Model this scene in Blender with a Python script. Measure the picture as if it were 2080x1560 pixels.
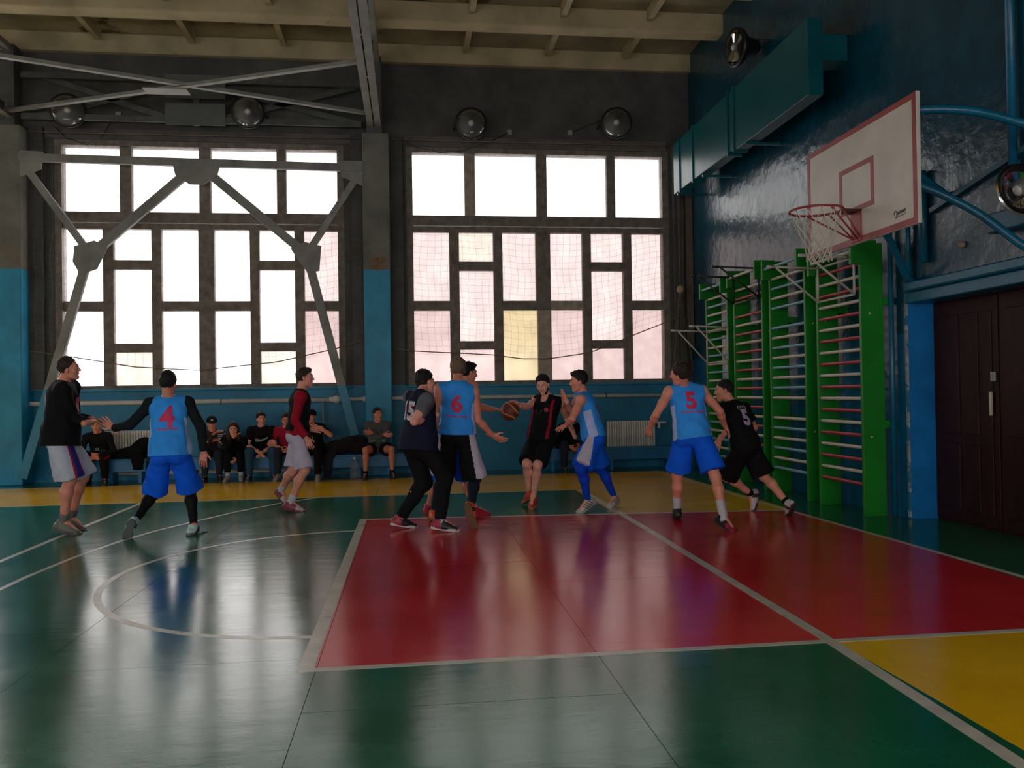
import bpy, bmesh, math, random
import numpy as np
from mathutils import Vector, Matrix
from mathutils.bvhtree import BVHTree

random.seed(7)
for _o in list(bpy.data.objects):
    bpy.data.objects.remove(_o)
SC = bpy.context.scene
COL = SC.collection

# ------------------------------------------------------------------ camera
CAM_F = 1666.5                      # focal length in pixels of a 2080 px wide frame
YAW, PITCH, ROLL = 0.12253, 0.01112, -0.01516
cam_d = bpy.data.cameras.new('camera')
cam_d.sensor_width = 36.0
cam_d.lens = 36.0 * CAM_F / 2080.0
cam_d.clip_end = 200
cam = bpy.data.objects.new('camera', cam_d)
COL.objects.link(cam)
_fw = Vector((math.sin(YAW) * math.cos(PITCH), math.cos(YAW) * math.cos(PITCH), math.sin(PITCH)))
_r = Vector((math.cos(YAW), -math.sin(YAW), 0))
_u = _r.cross(_fw)
_r2 = _r * math.cos(ROLL) + _u * math.sin(ROLL)
_u2 = -_r * math.sin(ROLL) + _u * math.cos(ROLL)
_m = Matrix((_r2, _u2, -_fw)).transposed().to_4x4()
_m.translation = Vector((-5.1975, -6.925, 1.4572))
cam.matrix_world = _m
SC.camera = cam

# ------------------------------------------------------------------ overcast daylight
SC.view_settings.view_transform = 'Standard'
SC.view_settings.look = 'None'
SC.view_settings.gamma = 1.0
SC.view_settings.use_curve_mapping = False
SC.view_settings.exposure = 0.0
world = bpy.data.worlds.new('overcast_sky')
SC.world = world
world.use_nodes = True
_bg = world.node_tree.nodes['Background']
_bg.inputs['Color'].default_value = (1.0, 0.975, 0.96, 1)
_bg.inputs['Strength'].default_value = 7.0

# room measures (metres): x along the window wall, y into the picture, z up
XL, XR = -24.3, 0.27
YN, YF = -9.0, 8.55
ZC = 8.0
BAY = 6.25
WIN_W, WIN_Z0, WIN_Z1 = 4.84, 1.70, 6.02
WIN_X = [-11.35, -5.12, -11.35 - BAY, -11.35 - 2 * BAY]     # left edges of the far windows
NWIN_X = [-23.9, -17.6, -11.35, -5.1]                        # windows of the wall behind the viewer


def portal(x0, x1, z0, z1, y, sign):
    l = bpy.data.lights.new('window_portal', 'AREA')
    l.shape = 'RECTANGLE'
    l.size = x1 - x0
    l.size_y = z1 - z0
    l.cycles.is_portal = True
    o = bpy.data.objects.new('window_portal', l)
    COL.objects.link(o)
    o.location = ((x0 + x1) / 2, y, (z0 + z1) / 2)
    o.rotation_euler = (math.radians(90) * sign, 0, 0)
    return o


for x in WIN_X:
    portal(x, x + WIN_W, WIN_Z0, WIN_Z1, YF + 0.4, -1)
for x in NWIN_X:
    portal(x, x + WIN_W, 1.2, 3.2, YN - 0.4, 1)


# ------------------------------------------------------------------ materials
def _nt(name):
    m = bpy.data.materials.new(name)
    m.use_nodes = True
    nt = m.node_tree
    return m, nt, nt.nodes, nt.links, nt.nodes['Principled BSDF']


def rgb(c):
    return (c[0], c[1], c[2], 1.0)


MATS = {}


def mat(name, col, rough=0.6, var=0.15, scale=6.0, bump=0.0, bscale=40.0, metal=0.0, spec=0.5, col2=None, thr=None,
        rvar=0.0, stretch=(1, 1, 1), sheen=0.0):
    """Procedural paint/cloth/metal: noise-varied colour, optional second colour in worn patches, fine bump."""
    if name in MATS:
        return MATS[name]
    m, nt, N, L, P = _nt(name)
    P.inputs['Roughness'].default_value = rough
    P.inputs['Metallic'].default_value = metal
    P.inputs['Specular IOR Level'].default_value = spec
    if sheen:
        P.inputs['Sheen Weight'].default_value = sheen
    tc = N.new('ShaderNodeTexCoord')
    mp = N.new('ShaderNodeMapping')
    mp.inputs['Scale'].default_value = stretch
    L.new(tc.outputs['Object'], mp.inputs['Vector'])
    nz = N.new('ShaderNodeTexNoise')
    nz.inputs['Scale'].default_value = scale
    nz.inputs['Detail'].default_value = 5
    L.new(mp.outputs['Vector'], nz.inputs['Vector'])
    rp = N.new('ShaderNodeValToRGB')
    a = [max(0, v * (1 - var)) for v in col]
    b = [min(1, v * (1 + var)) for v in col]
    rp.color_ramp.elements[0].position = 0.3
    rp.color_ramp.elements[1].position = 0.7
    rp.color_ramp.elements[0].color = rgb(a)
    rp.color_ramp.elements[1].color = rgb(b)
    L.new(nz.outputs['Fac'], rp.inputs['Fac'])
    out = rp.outputs['Color']
    if col2 is not None:
        n2 = N.new('ShaderNodeTexNoise')
        n2.inputs['Scale'].default_value = scale * 0.6
        n2.inputs['Detail'].default_value = 8
        n2.inputs['Roughness'].default_value = 0.65
        L.new(mp.outputs['Vector'], n2.inputs['Vector'])
        r2 = N.new('ShaderNodeValToRGB')
        t = 0.62 if thr is None else thr
        r2.color_ramp.elements[0].position = t
        r2.color_ramp.elements[1].position = t + 0.04
        L.new(n2.outputs['Fac'], r2.inputs['Fac'])
        mx = N.new('ShaderNodeMixRGB')
        mx.inputs['Color2'].default_value = rgb(col2)
        L.new(r2.outputs['Color'], mx.inputs['Fac'])
        L.new(out, mx.inputs['Color1'])
        out = mx.outputs['Color']
    L.new(out, P.inputs['Base Color'])
    if rvar:
        mr = N.new('ShaderNodeMapRange')
        mr.inputs['To Min'].default_value = max(0.02, rough - rvar)
        mr.inputs['To Max'].default_value = min(1, rough + rvar)
        L.new(nz.outputs['Fac'], mr.inputs['Value'])
        L.new(mr.outputs['Result'], P.inputs['Roughness'])
    if bump:
        nb = N.new('ShaderNodeTexNoise')
        nb.inputs['Scale'].default_value = bscale
        nb.inputs['Detail'].default_value = 4
        L.new(mp.outputs['Vector'], nb.inputs['Vector'])
        bp = N.new('ShaderNodeBump')
        bp.inputs['Strength'].default_value = bump
        bp.inputs['Distance'].default_value = 0.02
        L.new(nb.outputs['Fac'], bp.inputs['Height'])
        L.new(bp.outputs['Normal'], P.inputs['Normal'])
    MATS[name] = m
    return m


def two_tone_wall(name, low, high, split, rough, rough_hi, bump, bscale, spec=0.5, stain=None):
    """Oil-painted dado below `split` metres, another colour above it; patched and uneven."""
    m, nt, N, L, P = _nt(name)
    P.inputs['Specular IOR Level'].default_value = spec
    geo = N.new('ShaderNodeNewGeometry')
    sep = N.new('ShaderNodeSeparateXYZ')
    L.new(geo.outputs['Position'], sep.inputs['Vector'])
    nz = N.new('ShaderNodeTexNoise')
    nz.inputs['Scale'].default_value = 1.6
    nz.inputs['Detail'].default_value = 8
    nz.inputs['Roughness'].default_value = 0.62
    L.new(geo.outputs['Position'], nz.inputs['Vector'])

    def ramp(c, v):
        r = N.new('ShaderNodeValToRGB')
        r.color_ramp.elements[0].position = 0.33
        r.color_ramp.elements[1].position = 0.67
        r.color_ramp.elements[0].color = rgb([x * (1 - v) for x in c])
        r.color_ramp.elements[1].color = rgb([min(1, x * (1 + v)) for x in c])
        L.new(nz.outputs['Fac'], r.inputs['Fac'])
        return r.outputs['Color']
    lo, hi = ramp(low, 0.22), ramp(high, 0.3)
    if stain is not None:
        n3 = N.new('ShaderNodeTexNoise')
        n3.inputs['Scale'].default_value = 0.9
        n3.inputs['Detail'].default_value = 10
        n3.inputs['Roughness'].default_value = 0.7
        L.new(geo.outputs['Position'], n3.inputs['Vector'])
        r3 = N.new('ShaderNodeValToRGB')
        r3.color_ramp.elements[0].position = 0.60
        r3.color_ramp.elements[1].position = 0.72
        L.new(n3.outputs['Fac'], r3.inputs['Fac'])
        m3 = N.new('ShaderNodeMixRGB')
        m3.inputs['Color2'].default_value = rgb(stain)
        L.new(r3.outputs['Color'], m3.inputs['Fac'])
        L.new(hi, m3.inputs['Color1'])
        hi = m3.outputs['Color']
    ad = N.new('ShaderNodeMath')
    ad.operation = 'MULTIPLY_ADD'
    ad.inputs[1].default_value = 0.04
    L.new(nz.outputs['Fac'], ad.inputs[0])
    L.new(sep.outputs['Z'], ad.inputs[2])
    gt = N.new('ShaderNodeMath')
    gt.operation = 'GREATER_THAN'
    gt.inputs[1].default_value = split + 0.02
    L.new(ad.outputs[0], gt.inputs[0])
    mx = N.new('ShaderNodeMixRGB')
    L.new(gt.outputs[0], mx.inputs['Fac'])
    L.new(lo, mx.inputs['Color1'])
    L.new(hi, mx.inputs['Color2'])
    L.new(mx.outputs['Color'], P.inputs['Base Color'])
    mr = N.new('ShaderNodeMapRange')
    mr.inputs['To Min'].default_value = rough
    mr.inputs['To Max'].default_value = rough_hi
    L.new(gt.outputs[0], mr.inputs['Value'])
    L.new(mr.outputs['Result'], P.inputs['Roughness'])
    nb = N.new('ShaderNodeTexNoise')
    nb.inputs['Scale'].default_value = bscale
    nb.inputs['Detail'].default_value = 6
    L.new(geo.outputs['Position'], nb.inputs['Vector'])
    bp = N.new('ShaderNodeBump')
    bp.inputs['Strength'].default_value = bump
    bp.inputs['Distance'].default_value = 0.03
    L.new(nb.outputs['Fac'], bp.inputs['Height'])
    L.new(bp.outputs['Normal'], P.inputs['Normal'])
    MATS[name] = m
    return m


def pane_mat(name, tint, haze):
    """Old window pane: clear or film-covered glass, dusty, with a faint gloss."""
    m, nt, N, L, P = _nt(name)
    N.remove(P)
    out = N['Material Output']
    geo = N.new('ShaderNodeNewGeometry')
    nz = N.new('ShaderNodeTexNoise')
    nz.inputs['Scale'].default_value = 3.0
    nz.inputs['Detail'].default_value = 6
    L.new(geo.outputs['Position'], nz.inputs['Vector'])
    rp = N.new('ShaderNodeValToRGB')
    rp.color_ramp.elements[0].position = 0.35
    rp.color_ramp.elements[1].position = 0.65
    rp.color_ramp.elements[0].color = rgb([t * 0.9 for t in tint])
    rp.color_ramp.elements[1].color = rgb(tint)
    L.new(nz.outputs['Fac'], rp.inputs['Fac'])
    tr = N.new('ShaderNodeBsdfTransparent')
    L.new(rp.outputs['Color'], tr.inputs['Color'])
    tl = N.new('ShaderNodeBsdfTranslucent')
    tl.inputs['Color'].default_value = rgb([min(1, t + .1) for t in tint])
    m1 = N.new('ShaderNodeMixShader')
    m1.inputs['Fac'].default_value = haze
    L.new(tr.outputs[0], m1.inputs[1])
    L.new(tl.outputs[0], m1.inputs[2])
    gl = N.new('ShaderNodeBsdfGlossy')
    gl.inputs['Roughness'].default_value = 0.1
    m2 = N.new('ShaderNodeMixShader')
    m2.inputs['Fac'].default_value = 0.04
    L.new(m1.outputs[0], m2.inputs[1])
    L.new(gl.outputs[0], m2.inputs[2])
    L.new(m2.outputs[0], out.inputs['Surface'])
    MATS[name] = m
    return m


# ------------------------------------------------------------------ object helpers
def link(name, me, m=None, parent=None, smooth=False):
    if m is not None and not me.materials:
        for q in (m if isinstance(m, (list, tuple)) else [m]):
            me.materials.append(q)
    if smooth:
        me.polygons.foreach_set('use_smooth', [True] * len(me.polygons))
    o = bpy.data.objects.new(name, me)
    COL.objects.link(o)
    if parent is not None:
        o.parent = parent
    return o


def tag(o, label=None, cat=None, group=None, kind=None):
    if label:
        o['label'] = label
    if cat:
        o['category'] = cat
    if group:
        o['group'] = group
    if kind:
        o['kind'] = kind
    return o


def empty(name, loc=(0, 0, 0), rz=0.0):
    o = bpy.data.objects.new(name, None)
    o.empty_display_size = 0.1
    o.location = loc
    o.rotation_euler = (0, 0, rz)
    COL.objects.link(o)
    return o


class MB:
    """Collects boxes, tubes, prisms and lathes; build() links them as one mesh."""

    def __init__(s):
        s.v, s.f = [], []

    def add(s, vs, fs):
        b = len(s.v)
        s.v += [tuple(v) for v in vs]
        s.f += [tuple(i + b for i in f) for f in fs]
        return s

    def box(s, x0, x1, y0, y1, z0, z1):
        return s.add([(x0, y0, z0), (x1, y0, z0), (x1, y1, z0), (x0, y1, z0), (x0, y0, z1), (x1, y0, z1), (x1, y1, z1), (x0, y1, z1)],
                     [(0, 3, 2, 1), (4, 5, 6, 7), (0, 1, 5, 4), (1, 2, 6, 5), (2, 3, 7, 6), (3, 0, 4, 7)])

    def bar(s, a, b, w, h, up=(0, 0, 1)):
        """Rectangular bar from a to b, width w across and h along up."""
        a, b, up = Vector(a), Vector(b), Vector(up)
        d = (b - a).normalized()
        sx = d.cross(up)
        if sx.length < 1e-4:
            sx = d.cross(Vector((1, 0, 0)))
        sx.normalize()
        sz = sx.cross(d)
        vs = []
        for p in (a, b):
            for i, j in ((-1, -1), (1, -1), (1, 1), (-1, 1)):
                vs.append(p + sx * (i * w / 2) + sz * (j * h / 2))
        return s.add(vs, [(3, 2, 1, 0), (4, 5, 6, 7), (0, 1, 5, 4), (1, 2, 6, 5), (2, 3, 7, 6), (3, 0, 4, 7)])

    def tube(s, path, r, n=8, cap=True, closed=False):
        path = [Vector(p) for p in path]
        rs = r if isinstance(r, (list, tuple)) else [r] * len(path)
        m = len(path)
        vs, fs = [], []
        ref = None
        for i, p in enumerate(path):
            if closed:
                d = path[(i + 1) % m] - path[i - 1]
            else:
                d = path[min(i + 1, m - 1)] - path[max(i - 1, 0)]
            d.normalize()
            if ref is None:
                ref = Vector((0, 0, 1)) if abs(d.z) < 0.9 else Vector((1, 0, 0))
            sx = d.cross(ref)
            if sx.length < 1e-5:
                sx = d.cross(Vector((0, 1, 0)))
            sx.normalize()
            sz = sx.cross(d).normalized()
            ref = sz
            for k in range(n):
                t = 2 * math.pi * k / n
                vs.append(p + sx * (math.cos(t) * rs[i]) + sz * (math.sin(t) * rs[i]))
        for i in range(m if closed else m - 1):
            j = (i + 1) % m
            for k in range(n):
                l = (k + 1) % n
                fs.append((i * n + k, i * n + l, j * n + l, j * n + k))
        if cap and not closed:
            fs.append(tuple(range(n - 1, -1, -1)))
            fs.append(tuple((m - 1) * n + k for k in range(n)))
        return s.add(vs, fs)

    def lathe(s, prof, origin, axis=(0, 0, 1), n=20):
        """prof: list of (radius, height along axis)."""
        o, ax = Vector(origin), Vector(axis).normalized()
        sx = ax.cross(Vector((0, 0, 1)) if abs(ax.z) < 0.9 else Vector((1, 0, 0))).normalized()
        sy = ax.cross(sx)
        vs, fs = [], []
        for r, h in prof:
            for k in range(n):
                t = 2 * math.pi * k / n
                vs.append(o + ax * h + sx * (r * math.cos(t)) + sy * (r * math.sin(t)))
        for i in range(len(prof) - 1):
            for k in range(n):
                l = (k + 1) % n
                fs.append((i * n + k, i * n + l, (i + 1) * n + l, (i + 1) * n + k))
        fs.append(tuple(range(n - 1, -1, -1)))
        fs.append(tuple((len(prof) - 1) * n + k for k in range(n)))
        return s.add(vs, fs)

    def ball(s, c, r, n=10, m=7, ax=None):
        c = Vector(c)
        r = (r, r, r) if not isinstance(r, (list, tuple)) else r
        A = ax or (Vector((1, 0, 0)), Vector((0, 1, 0)), Vector((0, 0, 1)))
        vs, fs = [c + A[2] * r[2]], []
        for i in range(1, m):
            t = math.pi * i / m
            for k in range(n):
                p = 2 * math.pi * k / n
                vs.append(c + A[0] * (r[0] * math.sin(t) * math.cos(p)) + A[1] * (r[1] * math.sin(t) * math.sin(p)) + A[2] * (r[2] * math.cos(t)))
        vs.append(c - A[2] * r[2])
        for k in range(n):
            fs.append((0, 1 + k, 1 + (k + 1) % n))
            fs.append((len(vs) - 1, 1 + (m - 2) * n + (k + 1) % n, 1 + (m - 2) * n + k))
        for i in range(m - 2):
            for k in range(n):
                l = (k + 1) % n
                fs.append((1 + i * n + k, 1 + (i + 1) * n + k, 1 + (i + 1) * n + l, 1 + i * n + l))
        return s.add(vs, fs)

    def prism(s, pts, z0, z1):
        n = len(pts)
        vs = [(p[0], p[1], z0) for p in pts] + [(p[0], p[1], z1) for p in pts]
        fs = [tuple(range(n - 1, -1, -1)), tuple(range(n, 2 * n))]
        for i in range(n):
            j = (i + 1) % n
            fs.append((i, j, n + j, n + i))
        return s.add(vs, fs)

    def mesh(s, name):
        me = bpy.data.meshes.new(name)
        me.from_pydata(s.v, [], s.f)
        me.update()
        return me

    def build(s, name, m, parent=None, smooth=False, bevel=0.0):
        me = s.mesh(name)
        if bevel:
            bm = bmesh.new()
            bm.from_mesh(me)
            bmesh.ops.bevel(bm, geom=list(bm.edges), offset=bevel, segments=1, affect='EDGES', clamp_overlap=True)
            bm.to_mesh(me)
            bm.free()
        return link(name, me, m, parent, smooth)


def sbox(name, m, parent, *b, bevel=0.0):
    return MB().box(*b).build(name, m, parent, bevel=bevel)

# ================================================================== THE SETTING
M_BACK = two_tone_wall('back_wall_paint', (0.004, 0.19, 0.34), (0.085, 0.083, 0.078), 1.64, 0.5, 0.9, 0.35, 14, stain=(0.10, 0.09, 0.085))
M_PIL = two_tone_wall('pilaster_paint', (0.010, 0.26, 0.46), (0.17, 0.165, 0.145), 3.73, 0.5, 0.85, 0.25, 14, stain=(0.25, 0.17, 0.10))
M_BRACE = two_tone_wall('brace_paint', (0.02, 0.22, 0.36), (0.24, 0.235, 0.22), 1.64, 0.45, 0.6, 0.15, 30)
M_RIGHT = two_tone_wall('right_wall_enamel', (0.003, 0.12, 0.26), (0.0015, 0.055, 0.095), 2.05, 0.24, 0.22, 0.45, 5.0, spec=.8, stain=(0.006, 0.10, 0.15))  # upper blue darkened so the top of the wall reads dimmer
M_PLAIN = mat('far_hall_plaster', (0.42, 0.45, 0.46), 0.8, 0.12, 2.0)
M_CEIL = mat('ceiling_whitewash', (0.48, 0.39, 0.235), 0.9, 0.25, 1.3, 0.3, 18, col2=(0.17, 0.115, 0.05), thr=0.635)
M_CEIL2 = mat('ceiling_panel_whitewash', (0.36, 0.31, 0.20), 0.9, 0.3, 1.1, 0.3, 18, col2=(0.12, 0.095, 0.055), thr=0.60)
M_FRAME = mat('weathered_window_wood', (0.20, 0.165, 0.14), 0.75, 0.35, 7, 0.5, 60, col2=(0.30, 0.26, 0.22), thr=0.66)
M_FRAME_L = mat('bare_pale_window_wood', (0.40, 0.33, 0.27), 0.8, 0.25, 7, 0.4, 60)
M_STEEL = mat('grey_painted_steel', (0.24, 0.235, 0.215), 0.55, 0.2, 4, 0.15, 40)
M_DSTEEL = mat('dark_painted_steel', (0.075, 0.08, 0.078), 0.6, 0.25, 4)
M_TRIM = mat('blue_trim_enamel', (0.003, 0.12, 0.215), 0.32, 0.2, 4, 0.15, 30)
M_BLUE2 = mat('bright_blue_enamel', (0.008, 0.18, 0.50), 0.32, 0.2, 3, 0.2, 30, col2=(0.5, 0.48, 0.42), thr=0.71)
M_WHITEPIPE = mat('cream_pipe_enamel', (0.62, 0.60, 0.56), 0.4, 0.1, 6)
M_BLACK = mat('black_metal', (0.012, 0.012, 0.013), 0.4, 0.2, 8)
P_CLEAR = pane_mat('clear_pane', (0.58, 0.58, 0.58), 0.06)
P_LEFT = pane_mat('dusty_pane', (0.73, 0.72, 0.72), 0.06)
P_PINK = pane_mat('pinkish_film_pane', (0.385, 0.335, 0.33), 0.06)
P_PINKL = pane_mat('pale_pink_film_pane', (0.42, 0.385, 0.38), 0.06)
P_CREAM = pane_mat('cream_film_pane', (0.43, 0.40, 0.375), 0.06)
P_YEL = pane_mat('yellowed_film_pane', (0.385, 0.345, 0.265), 0.06)

# ---- far (window) wall
wall = MB()
wall.box(XL - .3, XR + .6, YF, YF + .35, 0, 1.62)
wall.box(XL - .3, XR + .6, YF, YF + .35, 6.12, ZC + .3)
_edges = sorted((x - .12, x + WIN_W + .12) for x in WIN_X)
_px = XL - .3
for a, b in _edges:
    if a > _px + .02:
        wall.box(_px, a, YF, YF + .35, 1.62, 6.12)
    _px = b
wall.box(_px, XR + .6, YF, YF + .35, 1.62, 6.12)
wall_back = tag(wall.build('wall_back', M_BACK), 'grey plaster window wall with a blue painted lower band', kind='structure')
# pilasters and the shallow piers beside the windows
for i, (a, b) in enumerate(((-12.5, -11.84), (-6.02, -5.545), (-18.75, -18.2))):
    sbox('pilaster', M_PIL, wall_back, a, b, 8.1, YF, 0, 6.22, bevel=.012)
_bp = [(-5.86, 8.098, 3.74), (-5.80, 8.098, 3.72), (-5.66, 8.098, 3.73), (-5.60, 8.098, 3.80), (-5.62, 8.098, 3.93), (-5.70, 8.098, 4.02), (-5.78, 8.098, 3.96), (-5.85, 8.098, 3.99), (-5.90, 8.098, 3.85)]
MB().add(_bp + [(p[0], 8.102, p[2]) for p in _bp], [tuple(range(9)), tuple(range(17, 8, -1))] + [(i, (i + 1) % 9, 9 + (i + 1) % 9, 9 + i) for i in range(9)]).build('bare_patch', mat('bare_brown_plaster', (.20, .125, .07), .9, .3, 14), wall_back)
for a, b in ((-11.84, -11.62), (-6.26, -6.02), (-5.545, -5.30), (-0.10, 0.10)):
    sbox('pier_face', M_BACK, wall_back, a, b, YF - .12, YF, 1.62, 6.3)
sbox('lintel_strip', mat('brown_stained_plaster', (0.12, 0.10, 0.095), .85, .3, 3), wall_back, -11.6, -0.2, YF - .05, YF, 6.13, 6.30)
sbox('corner_strip', mat('bare_wood_strip', (0.14, 0.105, 0.075), .8, .3, 6, stretch=(8, 8, 1)), wall_back, 0.13, 0.26, YF - .16, YF, 2.3, 6.2)
for a, b in ((-11.6, -6.28), (-5.28, -0.12)):
    sbox('window_sill', M_BACK, wall_back, a, b, YF - .09, YF + .03, 1.585, 1.635, bevel=.01)

# ---- windows: outer frame (structure) with mullions and panes as pieces
TOPU = [(0, .203), (.245, .488), (.530, .773), (.808, 1)]
LOWU = [(0, .140), (.178, .313), (.349, .482), (.540, .670), (.705, .836), (.871, 1)]
ZT = lambda v: WIN_Z1 - v * (WIN_Z1 - WIN_Z0)
LOWV = {0: [(.345, .648), (.690, 1)], 1: [(.345, .475), (.515, .825), (.862, 1)], 2: [(.345, .648), (.690, 1)]}
LOWV[3], LOWV[4], LOWV[5] = LOWV[2], LOWV[1], LOWV[0]


def window(idx, x0, full, tints):
    y0, y1, yp = YF + .04, YF + .17, YF + .11
    X = lambda u: x0 + u * WIN_W
    fr = MB()
    fr.box(x0 - .125, X(0), y0 - .03, y1 + .05, WIN_Z0 - .085, WIN_Z1 + .10)
    fr.box(X(1), X(1) + .125, y0 - .03, y1 + .05, WIN_Z0 - .085, WIN_Z1 + .10)
    fr.box(X(0), X(1), y0 - .03, y1 + .05, WIN_Z0 - .085, WIN_Z0)
    fr.box(X(0), X(1), y0 - .03, y1 + .05, WIN_Z1, WIN_Z1 + .10)
    w = fr.build('window_%d' % idx, M_FRAME)
    tag(w, None, None, None, 'structure')
    # transom between the rows: two rails with a groove
    sbox('transom', M_FRAME, w, X(0), X(1), y0 - .02, y1, ZT(.318), ZT(.275), bevel=.006)
    sbox('transom', M_FRAME, w, X(0), X(1), y0 - .005, y1, ZT(.346), ZT(.322), bevel=.006)
    for k in range(3):
        m = M_FRAME_L if (full and idx == 2 and k == 0) else M_FRAME
        sbox('mullion', m, w, X(TOPU[k][1]), X(TOPU[k + 1][0]), y0, y1, ZT(.276), WIN_Z1, bevel=.008)
    for k in range(5):
        m = M_FRAME_L if (full and idx == 2 and k in (2,)) else M_FRAME
        if m is M_FRAME_L:
            sbox('mullion', M_FRAME, w, X(LOWU[k][1]), X(LOWU[k + 1][0]), y0, y1, ZT(.69), ZT(.345), bevel=.008)
            sbox('mullion', m, w, X(LOWU[k][1]) + .02, X(LOWU[k + 1][0]), y0 - .01, y1, WIN_Z0, ZT(.69), bevel=.008)
        else:
            sbox('mullion', m, w, X(LOWU[k][1]), X(LOWU[k + 1][0]), y0, y1, WIN_Z0, ZT(.345), bevel=.008)
    if not full:
        return w
    for k, (a, b) in enumerate(TOPU):
        sbox('pane', P_CLEAR, w, X(a) - .02, X(b) + .02, yp, yp + .004, ZT(.28), WIN_Z1 + .02)
    for k in range(6):
        a, b = LOWU[k]
        for q, (v0, v1) in enumerate(LOWV[k]):
            sbox('pane', tints.get((k, q), tints['d']), w, X(a) - .02, X(b) + .02, yp, yp + .004, ZT(v1) - .02, ZT(v0) + .02)
            if q:
                m = M_FRAME_L if (idx == 2 and (k, q) == (3, 1)) else M_FRAME
                sbox('glazing_bar', m, w, X(a) - .015, X(b) + .015, y0 + .01, y1 - .01, ZT(v0), ZT(LOWV[k][q - 1][1]), bevel=.006)
    return w


w1 = window(1, WIN_X[0], True, {'d': P_LEFT, (5, 0): P_PINKL, (5, 1): P_PINK, (4, 1): P_LEFT, (4, 2): P_CREAM, (1, 2): P_CREAM, (0, 1): P_LEFT})
tag(w1, 'left big window behind the steel brace, mostly clear white panes')
w2 = window(2, WIN_X[1], True, {'d': P_PINK, (2, 0): P_PINKL, (1, 0): P_CREAM, (3, 0): P_PINKL, (4, 0): P_PINKL, (5, 0): P_PINKL, (2, 1): P_YEL,
                               (0, 0): P_PINKL, (1, 1): P_PINKL, (4, 1): P_PINKL})
tag(w2, 'right big window with pinkish filmed lower panes and one yellow pane')
for i in (2, 3):
    window(i + 1, WIN_X[i], False, {})

# ---- right (hoop) wall with the door niche
DY0, DY1, DZ = -0.55, 1.575, 2.50
wr = MB()
wr.box(XR, XR + .9, DY1, YF + .35, 0, ZC + .3)
wr.box(XR, XR + .9, YN, DY0, 0, ZC + .3)
wr.box(XR, XR + .9, DY0, DY1, DZ, ZC + .3)
wr.box(.70, XR + .9, DY0, DY1, -.02, DZ)  # unseen backing added behind the door to block daylight leaking under it
wall_right = tag(wr.build('wall_right', M_RIGHT), 'glossy dark blue enamelled end wall behind the basket', kind='structure')
sbox('door_reveal', M_BLUE2, wall_right, XR - .005, .62, DY1 - .012, DY1 + .01, 0, DZ)
sbox('worn_edge', mat('chipped_plaster_edge', (0.33, 0.36, 0.36), .7, .4, 9, col2=(.02, .16, .3), thr=.5), wall_right, XR - .012, XR + .012, DY1 - .016, DY1 + .014, .02, DZ)
sbox('lintel', M_TRIM, wall_right, XR - .10, XR + .35, DY0 - .5, 1.47, 2.50, 2.60, bevel=.015)
sbox('lintel_lip', M_TRIM, wall_right, XR - .02, XR + .30, DY0, DY1, 2.38, 2.50, bevel=.01)
M_BROWN = mat('dark_brown_door_paint', (0.030, 0.007, 0.006), 0.5, 0.3, 3, 0.1, 30, stretch=(1, 6, 1), spec=.2)
d = sbox('door_1', M_BROWN, None, .60, .66, DY0, DY1 - .012, 0, 2.39)
tag(d, 'dark brown panelled double door in the blue niche', None, None, 'structure')
for a, b in ((0.56, 1.56), (DY0, 0.54)):
    sbox('door_leaf', M_BROWN, d, .585, .60, a, b, .02, 2.37, bevel=.004)
    sp = (b - a)
    for u0, u1, z0, z1 in ((.08, .20, .15, 2.22), (.28, .50, .95, 2.22), (.58, .92, .95, 2.22), (.28, .50, .15, .85), (.58, .92, .15, .85)):
        sbox('door_panel', M_BROWN, d, .572, .586, a + sp * u0, a + sp * u1, z0, z1, bevel=.01)
h_ = MB().box(.545, .575, .625, .655, 1.16, 1.40).build('door_handle', mat('pale_handle', (0.62, 0.56, 0.40), .4), d, bevel=.006)
MB().box(.555, .575, .57, .64, 1.50, 1.60).build('lock_plate', mat('steel_lock', (0.30, 0.28, 0.26), .4, metal=.7), d, bevel=.004)

# ---- unseen hall: left end wall and the wall behind the viewer, with its own windows
wl = tag(MB().box(XL - .3, XL, YN, YF, 0, ZC + .3).build('wall_left', M_PLAIN), kind='structure')
wn = MB()
wn.box(XL - .3, XR + .9, YN - .35, YN, 0, 1.2)
wn.box(XL - .3, XR + .9, YN - .35, YN, 3.2, ZC + .3)
_px = XL - .3
for x in NWIN_X:
    wn.box(_px, x, YN - .35, YN, 1.2, 3.2)
    for k in (1, 2, 3, 4):
        wn.box(x + .97 * k - .09, x + .97 * k + .09, YN - .2, YN - .1, 1.2, 3.2)
    for k in (2.1,):
        wn.box(x, x + WIN_W, YN - .2, YN - .1, k, k + .2)
    _px = x + WIN_W
wn.box(_px, XR + .9, YN - .35, YN, 1.2, 3.2)
tag(wn.build('wall_front', M_PLAIN), kind='structure')

# ---- ceiling of ribbed concrete slabs
ceiling = tag(MB().box(XL - .3, XR + .9, YN - .35, YF + .35, ZC, ZC + .2).build('ceiling', M_CEIL2), 'cream ceiling of ribbed concrete slabs with damp stains', kind='structure')
y = 8.40
while y > YN:
    sbox('slab_rib', M_CEIL, ceiling, XL, XR + .02, y - (.0 if y > 8 else .20), y + (.15 if y > 8 else .14), 7.655, ZC, bevel=.02)
    y -= 1.5
_cross = (-4.10, -2.55, -1.05, -7.40, -9.00, -10.60, -13.6, -15.2, -16.8)
_mesh = MB().box(-.05, .05, -.65, .65, 0, .19).mesh('cross_rib')
_mesh.materials.append(M_CEIL)
for k in range(5):
    for x in _cross:
        o = link('cross_rib', _mesh, None, ceiling)
        o.location = (x, 7.62 - 1.5 * k, 7.81)

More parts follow.
